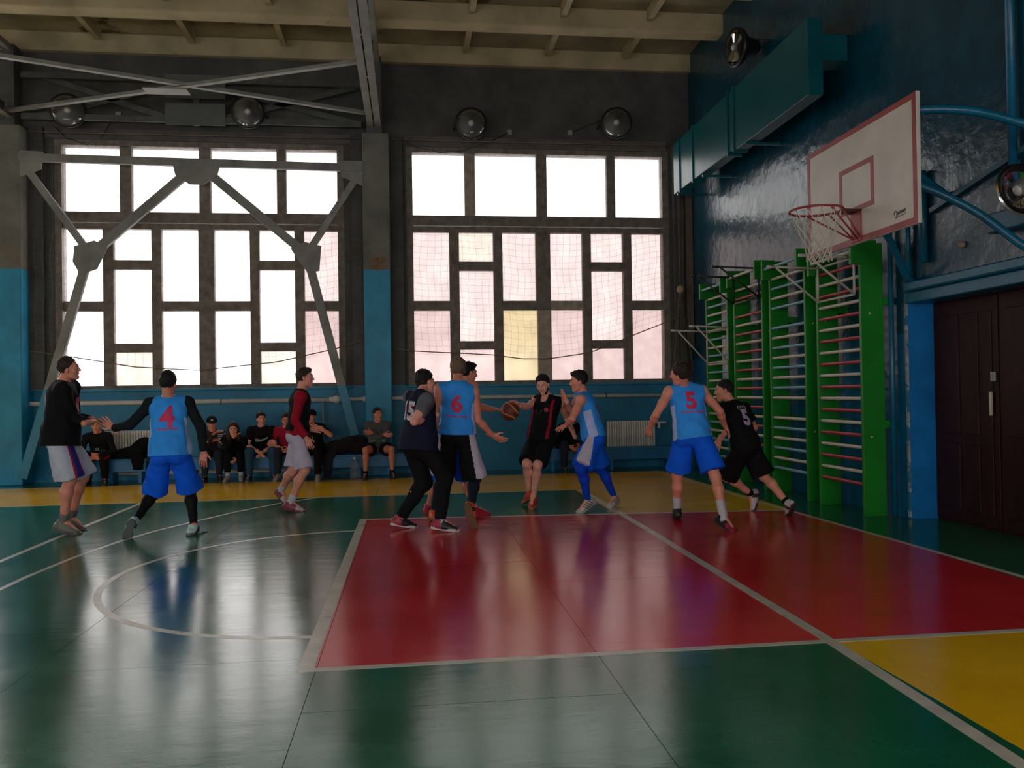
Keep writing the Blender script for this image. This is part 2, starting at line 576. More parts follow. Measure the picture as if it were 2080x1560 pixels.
# ---- roof trusses (double-angle chords with a slot)
for i, tx in enumerate((-5.80, -12.10)):
    t = empty('roof_truss', (tx, 8.2, 6.35))
    tag(t, ('grey steel roof truss over the column between the windows', 'grey steel roof truss over the far left column')[i], 'truss')
    L_ = lambda mb, n, m=M_STEEL: mb.build(n, m, t)
    for s in (-1, 1):
        L_(MB().box(*sorted((s * .012, s * .125)), -16.8, .1, 0, .014).box(*sorted((s * .012, s * .028)), -16.8, .1, .014, .13), 'bottom_chord')
        L_(MB().box(*sorted((s * .012, s * .11)), -16.8, .1, 1.18, 1.28), 'top_chord')
    L_(MB().box(-.14, .14, -.02, .22, -.12, 1.30), 'end_post', M_DSTEEL)
    for k in range(11):
        yy = -.2 - 1.5 * k
        L_(MB().bar((0, yy, .07), (0, yy - .75, 1.2), .05, .06, (1, 0, 0)), 'truss_diagonal', M_DSTEEL)
        L_(MB().bar((0, yy - .75, 1.2), (0, yy - 1.5, .07), .05, .06, (1, 0, 0)), 'truss_diagonal', M_DSTEEL)
        L_(MB().box(-.012, .012, yy - .16, yy + .12, .02, .26), 'gusset_plate', M_DSTEEL)
        L_(MB().box(-.02, .02, yy - .7, yy - .66, .002, .02), 'batten')

# ---- horizontal wind bracing between the trusses
xb = empty('wind_brace', (-9.0, 6.7, 6.42))
tag(xb, 'pale grey crossed steel angles under the ceiling at upper left', 'steel brace')
for a, b, dz in (((-12.15, 8.12), (-5.86, 5.42), 0.0), ((-12.15, 5.30), (-5.95, 7.76), .022)):
    MB().bar((a[0] + 9, a[1] - 6.7, dz), (b[0] + 9, b[1] - 6.7, dz), .085, .012).bar((a[0] + 9, a[1] - 6.7 + .04, dz + .04), (b[0] + 9, b[1] - 6.7 + .04, dz + .04), .01, .075).build('brace_angle', M_STEEL, xb)
MB().box(-.38, .30, -.02, .26, -.02, -.005).build('gusset_plate', M_STEEL, xb)

# ---- portal brace in front of the left window
pb = empty('portal_brace', (-8.94, 8.1, 0))
tag(pb, 'grey steel portal brace standing across the left window', 'steel brace')
PBX = lambda x: x + 8.94


def pbar(name, a, b, w=.13, dy=0.0):
    """back-to-back angle strut: a flat web plus a lip on each edge"""
    mb = MB()
    A, B = Vector((PBX(a[0]), dy, a[1])), Vector((PBX(b[0]), dy, b[1]))
    n = (B - A).normalized().cross(Vector((0, 1, 0)))
    mb.bar(A, B, .016, w, n)
    for s in (-1, 1):
        mb.bar(A + n * (s * (w / 2 - .006)) + Vector((0, .035, 0)), B + n * (s * (w / 2 - .006)) + Vector((0, .035, 0)), .07, .012, n)
    return mb.build(name, M_BRACE, pb)


pbar('top_beam', (-11.86, 5.66), (-6.03, 5.58), .135)
pbar('diagonal_strut', (-8.99, 5.50), (-10.70, 3.97), .155, -.02)
pbar('diagonal_strut', (-8.78, 5.50), (-7.00, 3.98), .155, -.02)
pbar('lower_strut', (-10.72, 4.0), (-11.83, 0.12), .15, -.02)
pbar('lower_strut', (-7.02, 4.0), (-6.06, 0.12), .15, -.02)
pbar('knee_strut', (-11.80, 5.55), (-10.72, 4.0), .115, .01)
pbar('knee_strut', (-6.05, 5.52), (-7.00, 4.05), .115, .01)


def plate(pts, y=-.035, m=None, nm='gusset_plate'):
    vs = [(PBX(p[0]), y, p[1]) for p in pts] + [(PBX(p[0]), y + .014, p[1]) for p in pts]
    n = len(pts)
    fs = [tuple(range(n)), tuple(range(2 * n - 1, n - 1, -1))] + [(i, (i + 1) % n, n + (i + 1) % n, n + i) for i in range(n)]
    return MB().add(vs, fs).build(nm, m or M_BRACE, pb)


plate([(-9.30, 5.56), (-8.50, 5.55), (-8.55, 5.38), (-8.78, 5.22), (-9.02, 5.22), (-9.26, 5.38)])
plate([(-10.95, 4.12), (-10.62, 4.22), (-10.40, 4.10), (-10.58, 3.72), (-10.86, 3.62), (-10.98, 3.85)])
plate([(-7.30, 4.10), (-7.05, 4.22), (-6.76, 4.15), (-6.80, 3.70), (-7.00, 3.66), (-7.14, 3.85)])
plate([(-11.88, 5.78), (-11.45, 5.76), (-11.50, 5.45), (-11.88, 5.30)], .005)
plate([(-6.45, 5.70), (-6.02, 5.70), (-6.02, 5.25), (-6.40, 5.42)], .005)
# upper lattice of the same brace
ub = empty('lattice_girder', (-8.94, 8.2, 6.3))
tag(ub, 'dark grey lattice girder with two centre plates above the left window', 'girder')
for a, b in (((-11.85, 7.12), (-6.03, 7.12)), ((-11.85, 6.40), (-6.03, 6.40))):
    MB().bar((PBX(a[0]), 0, a[1] - 6.3), (PBX(b[0]), 0, b[1] - 6.3), .05, .10).build('chord', M_DSTEEL, ub)
for a, b in (((-11.6, 7.15), (-9.3, 6.40)), ((-11.6, 6.42), (-9.3, 7.05)), ((-8.5, 7.0), (-6.1, 6.42)), ((-8.5, 6.45), (-6.1, 7.1))):
    MB().bar((PBX(a[0]), .05, a[1] - 6.3), (PBX(b[0]), .05, b[1] - 6.3), .02, .10).build('lattice_bar', M_DSTEEL, ub)
for z0, z1 in ((6.78, 7.20), (6.30, 6.69)):
    sbox('centre_plate', mat('slate_plate', (0.10, 0.11, 0.105), .6, .15, 4), ub, PBX(-9.45), PBX(-8.42), -.04, -.02, z0 - 6.3, z1 - 6.3)
sbox('post', M_DSTEEL, ub, PBX(-8.97), PBX(-8.87), -.02, .02, 0, .9)

# ================================================================== FLOOR
M_FL, nt, N, L, P = _nt('painted_floor')
geo = N.new('ShaderNodeNewGeometry')
sep = N.new('ShaderNodeSeparateXYZ')
L.new(geo.outputs['Position'], sep.inputs['Vector'])


def mth(op, a, b=None):
    n = N.new('ShaderNodeMath')
    n.operation = op
    for i, q in enumerate((a, b)):
        if q is None:
            continue
        if isinstance(q, (int, float)):
            n.inputs[i].default_value = q
        else:
            L.new(q, n.inputs[i])
    return n.outputs[0]


def noise(scale, detail=5, rough=.6, vec=None, stretch=None):
    n = N.new('ShaderNodeTexNoise')
    n.inputs['Scale'].default_value = scale
    n.inputs['Detail'].default_value = detail
    n.inputs['Roughness'].default_value = rough
    v = geo.outputs['Position']
    if stretch:
        mp = N.new('ShaderNodeMapping')
        mp.inputs['Scale'].default_value = stretch
        L.new(v, mp.inputs['Vector'])
        v = mp.outputs['Vector']
    L.new(v, n.inputs['Vector'])
    return n.outputs['Fac']


def mix(f, a, b):
    n = N.new('ShaderNodeMixRGB')
    if isinstance(f, (int, float)):
        n.inputs['Fac'].default_value = f
    else:
        L.new(f, n.inputs['Fac'])
    for i, q in ((1, a), (2, b)):
        if isinstance(q, tuple):
            n.inputs[i].default_value = rgb(q)
        else:
            L.new(q, n.inputs[i])
    return n.outputs['Color']


def step(v, lo, hi):
    n = N.new('ShaderNodeMapRange')
    n.inputs['From Min'].default_value = lo
    n.inputs['From Max'].default_value = hi
    L.new(v, n.inputs['Value'])
    return n.outputs['Result']


fx, fy = sep.outputs['X'], sep.outputs['Y']
inx = mth('MULTIPLY', mth('GREATER_THAN', fx, -5.78), mth('LESS_THAN', fx, -0.65))
far_edge = mth('MULTIPLY_ADD', fx, -0.0765)
far_edge.node.inputs[2].default_value = 2.436
red = mth('MULTIPLY', inx, mth('MULTIPLY', mth('GREATER_THAN', fy, -2.44), mth('LESS_THAN', fy, far_edge)))
yel1 = mth('MULTIPLY', mth('GREATER_THAN', fx, -2.79), mth('LESS_THAN', fx, -0.65))
yel2 = mth('MULTIPLY', mth('MULTIPLY', mth('GREATER_THAN', fy, 5.15), mth('LESS_THAN', fy, 7.62)), mth('LESS_THAN', fx, -0.65))
yel1 = mth('MULTIPLY', yel1, mth('LESS_THAN', fy, 7.62))
yel = mth('MAXIMUM', yel1, yel2)
n1 = noise(1.1, 8, .65)
n2 = noise(9.0, 6, .7)
green = mix(step(n1, .35, .68), (0.004, 0.095, 0.042), (0.008, 0.145, 0.066))
yellow = mix(step(n1, .35, .68), (0.80, 0.42, 0.002), (0.92, 0.52, 0.004))
redc = mix(step(n1, .35, .68), (0.58, 0.014, 0.018), (0.74, 0.022, 0.030))
col = mix(yel, green, yellow)
col = mix(red, col, redc)
# scuffs with a shape of their own: dark rubber marks and pale scratches
sc = step(noise(2.6, 10, .75, stretch=(1, 3.0, 1)), .66, .78)
col = mix(mth('MULTIPLY', sc, .35), col, (0.05, 0.05, 0.04))
ps = step(noise(14, 8, .8, stretch=(1, 4.0, 1)), .70, .78)
col = mix(mth('MULTIPLY', ps, .30), col, (0.42, 0.40, 0.34))
L.new(col, P.inputs['Base Color'])
rr = N.new('ShaderNodeMapRange')
rr.inputs['To Min'].default_value = 0.12
rr.inputs['To Max'].default_value = 0.24
L.new(noise(2.2, 7, .6), rr.inputs['Value'])
L.new(rr.outputs['Result'], P.inputs['Roughness'])
P.inputs['Specular IOR Level'].default_value = 0.5
P.inputs['IOR'].default_value = 1.5
bp = N.new('ShaderNodeBump')
bp.inputs['Strength'].default_value = 0.07
bp.inputs['Distance'].default_value = 0.02
hb = mth('ADD', noise(5.0, 4, .55, stretch=(.6, 1.6, 1)), mth('MULTIPLY', noise(26, 3, .6, stretch=(.5, 1.5, 1)), .12))
L.new(hb, bp.inputs['Height'])
L.new(bp.outputs['Normal'], P.inputs['Normal'])
MATS['painted_floor'] = M_FL

M_SEAM = mat('floor_seam_dark', (0.012, 0.045, 0.032), .6)
floor = tag(MB().box(XL - .3, XR + .9, YN - .35, YF + .35, -.12, -.006).build('floor', M_SEAM), 'painted sheet-board gym floor with court zones', kind='structure')
PW, PL = 1.53, 1.585
gap = 0.0016
_pm = {}
nx0 = int((XL + 7.25) / PW) - 1
random.seed(11)
for i in range(nx0, 7):
    x0 = -7.25 + i * PW
    x1 = min(x0 + PW, XR + .9)
    if x0 > XR + .5:
        break
    y = -2.25 - 5 * PL + (PL / 2 if i % 2 else 0)
    while y < YF:
        ya, yb = max(y, YN), min(y + PL, YF)
        far_off = (x1 < -13 or ya < -6.2)
        if not far_off:
            b = MB().box(x0 + gap, x1 - gap, ya + gap, yb - gap, -.006, random.uniform(-.0006, .0006))
            b.build('floor_panel', M_FL, floor)
        y += PL
# the boards beyond the frame in one piece
MB().box(XL - .3, -7.25 - 4 * PW - gap, YN, YF, -.006, 0).build('floor_sheet', M_FL, floor)
MB().box(-7.25 - 4 * PW, XR + .9, YN, -2.25 - 3 * PL - .8, -.0058, -.0004).build('floor_sheet', M_FL, floor)

M_LINE = mat('cream_court_line', (0.56, 0.50, 0.41), .3, .2, 5, col2=(.26, .27, .20), thr=.63)


def ribbon(name, pts, w, z=.0016):
    P_ = [Vector((p[0], p[1], 0)) for p in pts]
    vs, fs = [], []
    for i, p in enumerate(P_):
        d = (P_[min(i + 1, len(P_) - 1)] - P_[max(i - 1, 0)]).normalized()
        n = Vector((-d.y, d.x, 0)) * (w / 2)
        vs += [(p.x - n.x, p.y - n.y, .0004), (p.x + n.x, p.y + n.y, .0004), (p.x - n.x, p.y - n.y, z), (p.x + n.x, p.y + n.y, z)]
    for i in range(len(P_) - 1):
        a, b = 4 * i, 4 * i + 4
        fs += [(a + 2, b + 2, b + 3, a + 3), (a, b, b + 2, a + 2), (a + 1, a + 3, b + 3, b + 1)]
    return MB().add(vs, fs).build(name, M_LINE, floor)


FE = lambda x: 2.436 - .0765 * x
ribbon('free_throw_line', [(-5.775, -2.47), (-5.775, FE(-5.775) + .02)], .085)
ribbon('key_line', [(-5.81, -2.445), (-1.0, -2.43), (-.55, -2.43)], .055, .0018)
ribbon('key_line', [(-5.81, FE(-5.81)), (-3.2, FE(-3.2)), (-.66, FE(-.66))], .05, .0018)
ribbon('end_line', [(-.80, 7.62), (-.72, 2.49), (-.64, .55), (-.59, -1.19), (-.50, -6)], .055, .0020)
ribbon('inner_end_line', [(-2.70, 5.15), (-2.75, 1.36), (-2.82, -2.46), (-2.89, -4.02), (-2.97, -7)], .075, .0022)
ribbon('attack_line', [(-8.96, 5.13), (-8.92, 1.0), (-8.88, -6)], .06, .0014)
ribbon('side_line', [(-13.5, 5.13), (-2.70, 5.13)], .03, .0013)
_c, _R = (-5.78, .12), 1.84
ribbon('free_throw_arc', [(_c[0] + _R * math.cos(t), _c[1] + 1.06 * _R * math.sin(t)) for t in [math.pi / 2 + math.pi * k / 40 for k in range(41)]], .055, .0015)
_tp = [(-6.55, 5.12), (-7.0, 4.60), (-7.42, 3.9), (-7.79, 3.06), (-8.02, 2.5), (-8.18, 1.90), (-8.31, 1.1), (-8.37, .3), (-8.37, -.4), (-8.31, -1.2), (-8.18, -2), (-7.9, -2.9), (-7.42, -3.95), (-6.8, -4.9), (-6.2, -5.6)]
ribbon('three_point_arc', _tp, .05, .0017)

# ================================================================== FIXTURES AND EQUIPMENT
def ground(root, loc):
    """Children were modelled in room coordinates: move the root to the thing's base without moving them."""
    root.location = loc
    for c in root.children:
        c.location = Vector(c.location) - Vector(loc)
    return root


def copy_tree(o, parent=None):
    c = o.copy()
    COL.objects.link(c)
    if parent is not None:
        c.parent = parent
    for ch in list(o.children):
        copy_tree(ch, c)
    return c


# ---- heating pipe along the window wall
hp = empty('heating_pipe')
tag(hp, 'long cream heating pipe running along the wall below the windows', 'pipe')
_y = 8.43
MB().tube([(-13.2, _y, 1.395), (-6.6, _y, 1.385)], .042, 10).build('pipe_run', M_WHITEPIPE, hp, True)
MB().tube([(-6.6, _y, 1.385), (-5.3, _y, 1.40), (-0.02, _y, 1.375)], .036, 10).build('pipe_run', M_WHITEPIPE, hp, True)
for x in (-7.05, -6.62, -6.02, -5.3, -11.4):
    MB().lathe([(.03, -.07), (.055, -.06), (.055, .06), (.03, .07)], (x, _y, 1.39), (1, 0, 0), 12).build('coupling', M_WHITEPIPE, hp, True)
MB().ball((-6.55, _y - .02, 1.39), (.10, .075, .075)).build('valve', M_WHITEPIPE, hp, True)
for x in (-12.4, -9.4, -8.6, -7.2, -5.75, -4.4, -2.0, -1.5):
    MB().lathe([(.047, -.012), (.047, .012)], (x, _y, 1.39), (1, 0, 0), 12).box(x - .012, x + .012, _y + .03, YF, 1.37, 1.40).build('pipe_clip', M_DSTEEL, hp)
MB().tube([(-6.80, _y, 1.36), (-6.80, _y, .60), (-6.80, _y + .05, .30)], .024, 8).build('drop_pipe', mat('grey_blue_pipe', (.20, .27, .30), .5), hp, True)
ground(hp, (-6.6, _y, 1.39))
lp = MB().tube([(-10.6, 8.42, .13), (-6.9, 8.42, .125)], .035, 10).build('return_pipe', M_WHITEPIPE, None, True)
tag(lp, 'low cream return pipe near the floor under the left bench', 'pipe')

# ---- cast-iron radiators
M_RAD = mat('cream_radiator_enamel', (0.78, 0.75, 0.68), .45, .15, 6)
_s = MB()
for x in (-.024, .024):
    for yy in (-.035, .035):
        _s.tube([(x * .9, yy * .6, .03), (x, yy, .10), (x, yy, .50), (x * .9, yy * .6, .57)], [.018, .019, .019, .018], 8)
_s.tube([(-.046, .0, .07), (.046, .0, .07)], .027, 8).tube([(-.046, .0, .53), (.046, .0, .53)], .027, 8)
_s.box(-.026, .026, -.010, .010, .08, .52)
_sec = _s.mesh('radiator_section')
_sec.materials.append(M_RAD)
for lab, x0, n in (('cream cast-iron radiator behind the black jacket on the left bench', -10.62, 10), ('cream cast-iron radiator between the two right-hand blue players', -1.50, 10)):
    r = empty('radiator', (x0, 8.40, .32))
    tag(r, lab, 'radiator')
    for k in range(n):
        o = link('radiator_section', _sec, None, r, False)
        o.location = (.046 + .094 * k, 0, 0)
    MB().tube([(n * .094, 0, .53), (n * .094 + .22, 0, .53)], .018, 8).box(n * .094 + .06, n * .094 + .10, -.02, .02, .42, .53).build('inlet_pipe', M_RAD, r)
    for q in (.1, .8):
        MB().box(q, q + .03, .02, .15, .50, .53).build('bracket', M_RAD, r)

# ---- low blue benches
M_BENCH = mat('blue_bench_paint', (0.008, 0.16, 0.38), .42, .2, 4, .1, 20)
for lab, x0, x1, by in (('long low blue bench with the black jacket lying on it', -10.95, -9.75, 8.1), ('low blue bench seating the row of four spectators', -9.10, -7.22, 8.1),
                    ('low blue bench under the bag pile and the grey-shirted man', -7.18, -5.05, 7.91), ('low blue bench under the right radiator', -2.75, -.30, 8.1)):
    b = empty('bench', ((x0 + x1) / 2, by, 0))
    tag(b, lab, 'bench')
    h = (x1 - x0) / 2
    for k in range(2):
        sbox('seat_plank', M_BENCH, b, -h, h, -.17 + k * .17, -.17 + k * .17 + .16, .385, .42, bevel=.006)
    sbox('apron', M_BENCH, b, -h + .02, h - .02, -.165, -.14, .20, .385)
    for s in [-h + .12, 0, h - .12]:
        sbox('leg', M_BENCH, b, s - .03, s + .03, -.14, .14, 0, .385, bevel=.004)

# ---- floodlights
M_REFL = mat('lamp_reflector', (0.80, 0.80, 0.77), .16, .05, 4, metal=1.0)
M_BULB = mat('frosted_bulb', (0.55, 0.55, 0.52), .25, .05)


def glass_mat():
    m, nt, N, L, P = _nt('lamp_glass')
    N.remove(P)
    a, b, mx = N.new('ShaderNodeBsdfTransparent'), N.new('ShaderNodeBsdfGlossy'), N.new('ShaderNodeMixShader')
    lw = N.new('ShaderNodeLayerWeight')
    lw.inputs['Blend'].default_value = .25
    b.inputs['Roughness'].default_value = .02
    L.new(lw.outputs['Fresnel'], mx.inputs['Fac'])
    L.new(a.outputs[0], mx.inputs[1])
    L.new(b.outputs[0], mx.inputs[2])
    L.new(mx.outputs[0], N['Material Output'].inputs['Surface'])
    return m


M_GLASS = glass_mat()


def floodlight(lab, loc, aim, r=.27, wall_dir=(0, 1, 0)):
    o = empty('floodlight', loc)
    tag(o, lab, 'lamp', 'round black floodlights')
    a = Vector(aim).normalized()
    MB().lathe([(.09, -.30), (.13, -.24), (.16, -.10), (r, .02), (r + .02, .05), (r + .02, .10), (r - .02, .10)], (0, 0, 0), a, 24).build('housing', M_BLACK, o, True)
    n = 24
    prof = [(.04, -.02), (.12, 0.0), (.19, .035), (.23, .085)]
    sx = a.cross(Vector((0, 0, 1))).normalized()
    sy = a.cross(sx)
    vs, fs = [], []
    for rr_, h in prof:
        for k in range(n):
            t = 2 * math.pi * k / n
            vs.append(a * (h + .022) + sx * (rr_ * math.cos(t)) + sy * (rr_ * math.sin(t)))
    for i in range(3):
        for k in range(n):
            fs.append((i * n + k, i * n + (k + 1) % n, (i + 1) * n + (k + 1) % n, (i + 1) * n + k))
    MB().add(vs, fs).build('reflector', M_REFL, o, True)
    MB().lathe([(.02, .0), (.03, .03), (.055, .09), (.06, .12), (.03, .145), (.004, .15)], (0, 0, 0), a, 14).build('bulb', M_BULB, o, True)
    MB().lathe([(r - .025, .112), (r - .10, .128), (.001, .136)], (0, 0, 0), a, 24).build('lens', M_GLASS, o, True)
    w = Vector(wall_dir)
    y1 = sx * (r + .03)
    MB().bar(y1, y1 + w * .35, .03, .01).bar(-y1, -y1 + w * .35, .03, .01).bar(y1 + w * .35, -y1 + w * .35, .03, .012).build('yoke', M_BLACK, o)
    return o


floodlight('leftmost round black floodlight above the left window', (-11.08, 8.2, 6.50), (.25, -1, -.12))
floodlight('round black floodlight above the left window, right of its centre', (-8.03, 8.2, 6.55), (.12, -1, -.08))
floodlight('round black floodlight above the right window, left of two junction boxes', (-4.03, 8.2, 6.45), (-.05, -1, -.12))
floodlight('round black floodlight above the right window, right of two junction boxes', (-1.27, 8.2, 6.53), (-.2, -1, -.1))
floodlight('round black floodlight in the dark corner above the air duct', (-.08, 5.15, 6.74), (-1, -.15, -.1), .27, (1, 0, 0))
floodlight('round black floodlight cut by the right edge above the brown door', (.04, -.56, 3.16), (-1, -.1, -.45), .19, (1, 0, 0))
for lab, x, z in (('left small grey junction box above the right window', -3.27, 6.42), ('right small grey junction box above the right window', -2.10, 6.44), ('small pale junction box above the left window', -10.35, 6.57)):
    j = MB().box(x - .05, x + .05, YF - .05, YF, z - .05, z + .05).build('junction_box', mat('grey_plastic', (.28, .28, .26), .5), None, bevel=.008)
    tag(j, lab, 'junction box')
for lab, pts in (('thin black cable drooping from the left junction box over the right window', [(-3.3, 8.49, 6.40), (-3.7, 8.47, 6.2), (-4.2, 8.45, 6.02), (-4.6, 8.45, 5.98), (-5.1, 8.46, 6.1), (-5.5, 8.08, 6.2)]),
                 ('thin black cable drooping over the top of the left window', [(-10.4, 8.5, 6.55), (-10.6, 8.42, 6.15), (-10.85, 8.42, 5.98), (-11.2, 8.42, 6.1), (-11.4, 8.44, 6.3)]),
                 ('thin dark cable from the right junction box to the far floodlight', [(-2.05, 8.49, 6.45), (-1.7, 8.45, 6.6), (-1.4, 8.40, 6.7)])):
    tag(MB().tube(pts, .008, 6).build('cable', M_BLACK, None, True), lab, 'cable')

# ---- safety nets hung in front of the windows, with their sagging hem ropes
M_NETW = mat('net_twine', (0.16, 0.14, 0.115), .9, .2)
M_ROPE = mat('hem_rope', (0.16, 0.13, 0.10), .9, .3, 30)


def hem(pts):
    xs = [p[0] for p in pts]
    zs = [p[1] for p in pts]
    return lambda x: float(np.interp(x, xs, zs))


for lab, pts, y in (('thin wall-protection net with sagging rope over the left window', [(-11.80, 2.32), (-11.03, 2.20), (-10.04, 2.02), (-8.96, 1.95), (-7.6, 2.08), (-6.47, 2.34), (-6.07, 2.47)], 8.30),
                    ('thin wall-protection net with sagging rope over the right window', [(-5.50, 2.30), (-5.05, 2.25), (-3.69, 2.18), (-3.14, 2.1), (-2.63, 2.09), (-1.83, 2.2), (-.49, 2.71), (-.02, 2.9)], 8.28)):
    h = hem(pts)
    x0, x1 = pts[0][0], pts[-1][0]
    rt = empty('safety_net')
    tag(rt, lab, 'net')
    c, nz = .125, 34
    nxn = int((x1 - x0) / c)
    vs, fs = [], []
    G = {}
    for i in range(nxn + 1):
        for k in range(nz + 1):
            x = x0 + (x1 - x0) * i / nxn
            zb = h(x)
            z = zb + (6.15 - zb) * k / nz
            G[i, k] = Vector((x + .02 * math.sin(k * .7 + i * .3), y + .05 * math.sin(x * 2.1 + z * 1.3) + .03 * math.sin(z * 4 + x), z + .012 * math.sin(i * .9)))
    def strand(a, b, r=.0015):
        d = (b - a).normalized()
        sx = d.cross(Vector((0, 1, 0)))
        sx.normalize()
        q = len(vs)
        for p in (a, b):
            vs.extend([p + sx * r, p - sx * r * .5 + Vector((0, r, 0)), p - sx * r * .5 - Vector((0, r, 0))])
        fs.extend([(q, q + 1, q + 4, q + 3), (q + 1, q + 2, q + 5, q + 4), (q + 2, q, q + 3, q + 5)])
    for i in range(nxn):
        for k in range(nz):
            strand(G[i, k], G[i + 1, k])
            strand(G[i, k], G[i, k + 1])
    nn = MB().add(vs, fs).build('net_mesh', M_NETW, rt)
    nn['kind'] = 'stuff'
    MB().tube([(x, y + .05 * math.sin(x * 2.1 + h(x) * 1.3), h(x)) for x in np.linspace(x0, x1, 40)], .010, 6).build('hem_rope', M_ROPE, rt, True)
    MB().tube([(x0, y, 6.16), (x1, y, 6.17)], .008, 6).build('top_cable', M_ROPE, rt, True)
    ground(rt, ((x0 + x1) / 2, y, 2.0))
f = empty('net_bundle', (-.06, 8.22, 3.39))
tag(f, 'round tan float and gathered net cords hanging in the corner', 'net')
MB().ball((0, 0, 0), (.075, .07, .08), 12, 8).build('float', mat('tan_float', (.42, .30, .17), .7), f, True)
for k in range(9):
    a = random.uniform(-.18, .18)
    MB().tube([(random.uniform(-.03, .03), .03, 2.2), (.0, .03, .08), (a * .4, .05, -.4), (a, .06, -1.0), (a * 1.5, .05, -1.55)], .006, 5).build('net_cord', M_NETW, f, True)

# ---- air duct on the end wall
M_DUCT = mat('teal_duct_enamel', (0.002, 0.095, 0.115), .28, .15, 2, .12, 6)
du = empty('air_duct')
tag(du, 'long teal box duct along the top of the end wall', 'duct')
_x0, _x1 = -.26, XR
_ys = [2.66, 5.02, 5.25, 6.85, 7.55, 7.92]
for a, b in zip(_ys[:-1], _ys[1:]):
    sbox('duct_section', M_DUCT, du, _x0, _x0 + .20, a + .006, b - .006, 5.10 if a < 4 else 5.13, 6.06, bevel=.008)
for yv in _ys[1:-1]:
    sbox('duct_flange', M_DUCT, du, _x0 - .022, _x0 + .215, yv - .02, yv + .02, 5.08, 6.085)
sbox('branch_duct', M_DUCT, du, _x0 + .19, XR, 2.67, 3.0, 5.54, 5.87, bevel=.008)
for yv in (4.6, 6.4, 7.7):
    sbox('duct_bracket', M_DUCT, du, _x0, XR, yv - .02, yv + .02, 5.065, 5.10)
ground(du, (0, 5.2, 5.1))

# ---- trims and pipes on the end wall
for i, (lab, path, r) in enumerate((('vertical blue pipe between the wall bars and the door niche', [(XR - .05, 1.78, 0), (XR - .05, 1.78, 3.4)], .030),
                                    ('vertical blue pipe rising above the left end of the door lintel', [(XR - .05, 1.44, 2.62), (XR - .05, 1.44, 3.6)], .032),
                                    ('short vertical blue pipe right of the backboard edge', [(XR - .05, 1.17, 2.78), (XR - .05, 1.17, 3.75)], .045),
                                    ('tall vertical blue pipe near the right edge of the picture', [(XR - .06, -.17, 3.3), (XR - .06, -.17, 7.6)], .04))):
    tag(MB().tube(path, r, 10).build('wall_pipe', M_TRIM, None, True), lab, 'pipe')
tag(MB().box(XR - .16, XR, -.5, .06, 2.86, 3.04).build('switch_box', M_TRIM, None, bevel=.012), 'blue box on the wall under the lamp at the right edge', 'box')
MB().ball((XR - .02, .60, 2.865), (.035, .04, .035)).build('plaster_knob', mat('bare_plaster_knob', (.30, .24, .18), .8), wall_right, True)
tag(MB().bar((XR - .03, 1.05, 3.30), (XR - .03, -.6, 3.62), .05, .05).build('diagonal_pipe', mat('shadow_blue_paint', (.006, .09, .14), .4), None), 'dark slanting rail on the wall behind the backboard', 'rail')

# ---- wall bars
M_GREEN = mat('green_ladder_paint', (0.006, 0.21, 0.012), .4, .15, 3, .1, 30)
RUNG = {'w': mat('cream_rung', (0.62, 0.57, 0.48), .4, .12, 6), 'r': mat('red_rung', (0.42, 0.022, 0.045), .38, .15, 6), 'b': mat('light_blue_rung', (0.16, 0.38, 0.50), .38, .15, 6)}
_rm = {}
for k, m in RUNG.items():
    me = MB().tube([(0, 0, 0), (0, .04, 0), (0, .80, 0), (0, .84, 0)], [.015, .021, .021, .015], 8).mesh('rung')
    me.materials.append(m)
    me.polygons.foreach_set('use_smooth', [True] * len(me.polygons))
    _rm[k] = me
FX = -.13
for i, (y0, y1, z1, c, skip, lab) in enumerate(((1.80, 2.84, 3.10, 'r', (19,), 'nearest green wall-bar ladder with red and cream rungs'),
                                                (3.12, 4.20, 3.24, 'b', (6, 15), 'second green wall-bar ladder from the door, light blue and cream rungs'),
                                                (4.42, 5.50, 3.30, 'r', (17,), 'third green wall-bar ladder from the door, red and cream rungs'),
                                                (5.74, 6.72, 3.26, 'b', (), 'farthest green wall-bar ladder, in the corner by the window'))):
    lb = empty('wall_bars', (FX, (y0 + y1) / 2, 0))
    tag(lb, lab, 'wall bars', 'wall bars beside the door')
    ly0, ly1 = y0 - (y0 + y1) / 2, y1 - (y0 + y1) / 2
    for yy in (ly0, ly1 - .045):
        sbox('upright', M_GREEN, lb, 0, .27, yy, yy + .045, 0, z1, bevel=.004)
        sbox('top_bracket', M_GREEN, lb, -.11, .20, yy - .004, yy + .049, z1 - .24, z1 + .03, bevel=.004)
        for zz in (1.0, 2.4):
            sbox('wall_batten', M_GREEN, lb, .27, XR - FX, yy, yy + .045, zz, zz + .08)
        for zz in (.9, 2.3):
            MB().lathe([(.012, 0), (.012, .006)], (.10, yy, zz), (0, -1, 0), 8).build('bolt', RUNG['w'], lb)
    n = 0
    z = .36
    while z < z1 - .22:
        if n not in skip:
            kind = (c if n % 2 == 0 else 'w')
            o = link('rung', _rm[kind], None, lb)
            o.location = (.028, ly0 + .02, z)
            o.scale = (1, (y1 - y0 - .05) / .84, 1)
        z += .1395
        n += 1
    o = link('rung', _rm['b' if c == 'b' else 'w'], None, lb)
    o.location = (-.075, ly0 + .02, z1 - .09)
    o.scale = (1, (y1 - y0 - .05) / .84, 1)

# ---- pull-up frames hooked on the bars
M_PWHITE = mat('cream_tube_paint', (0.55, 0.52, 0.44), .42, .12, 8)


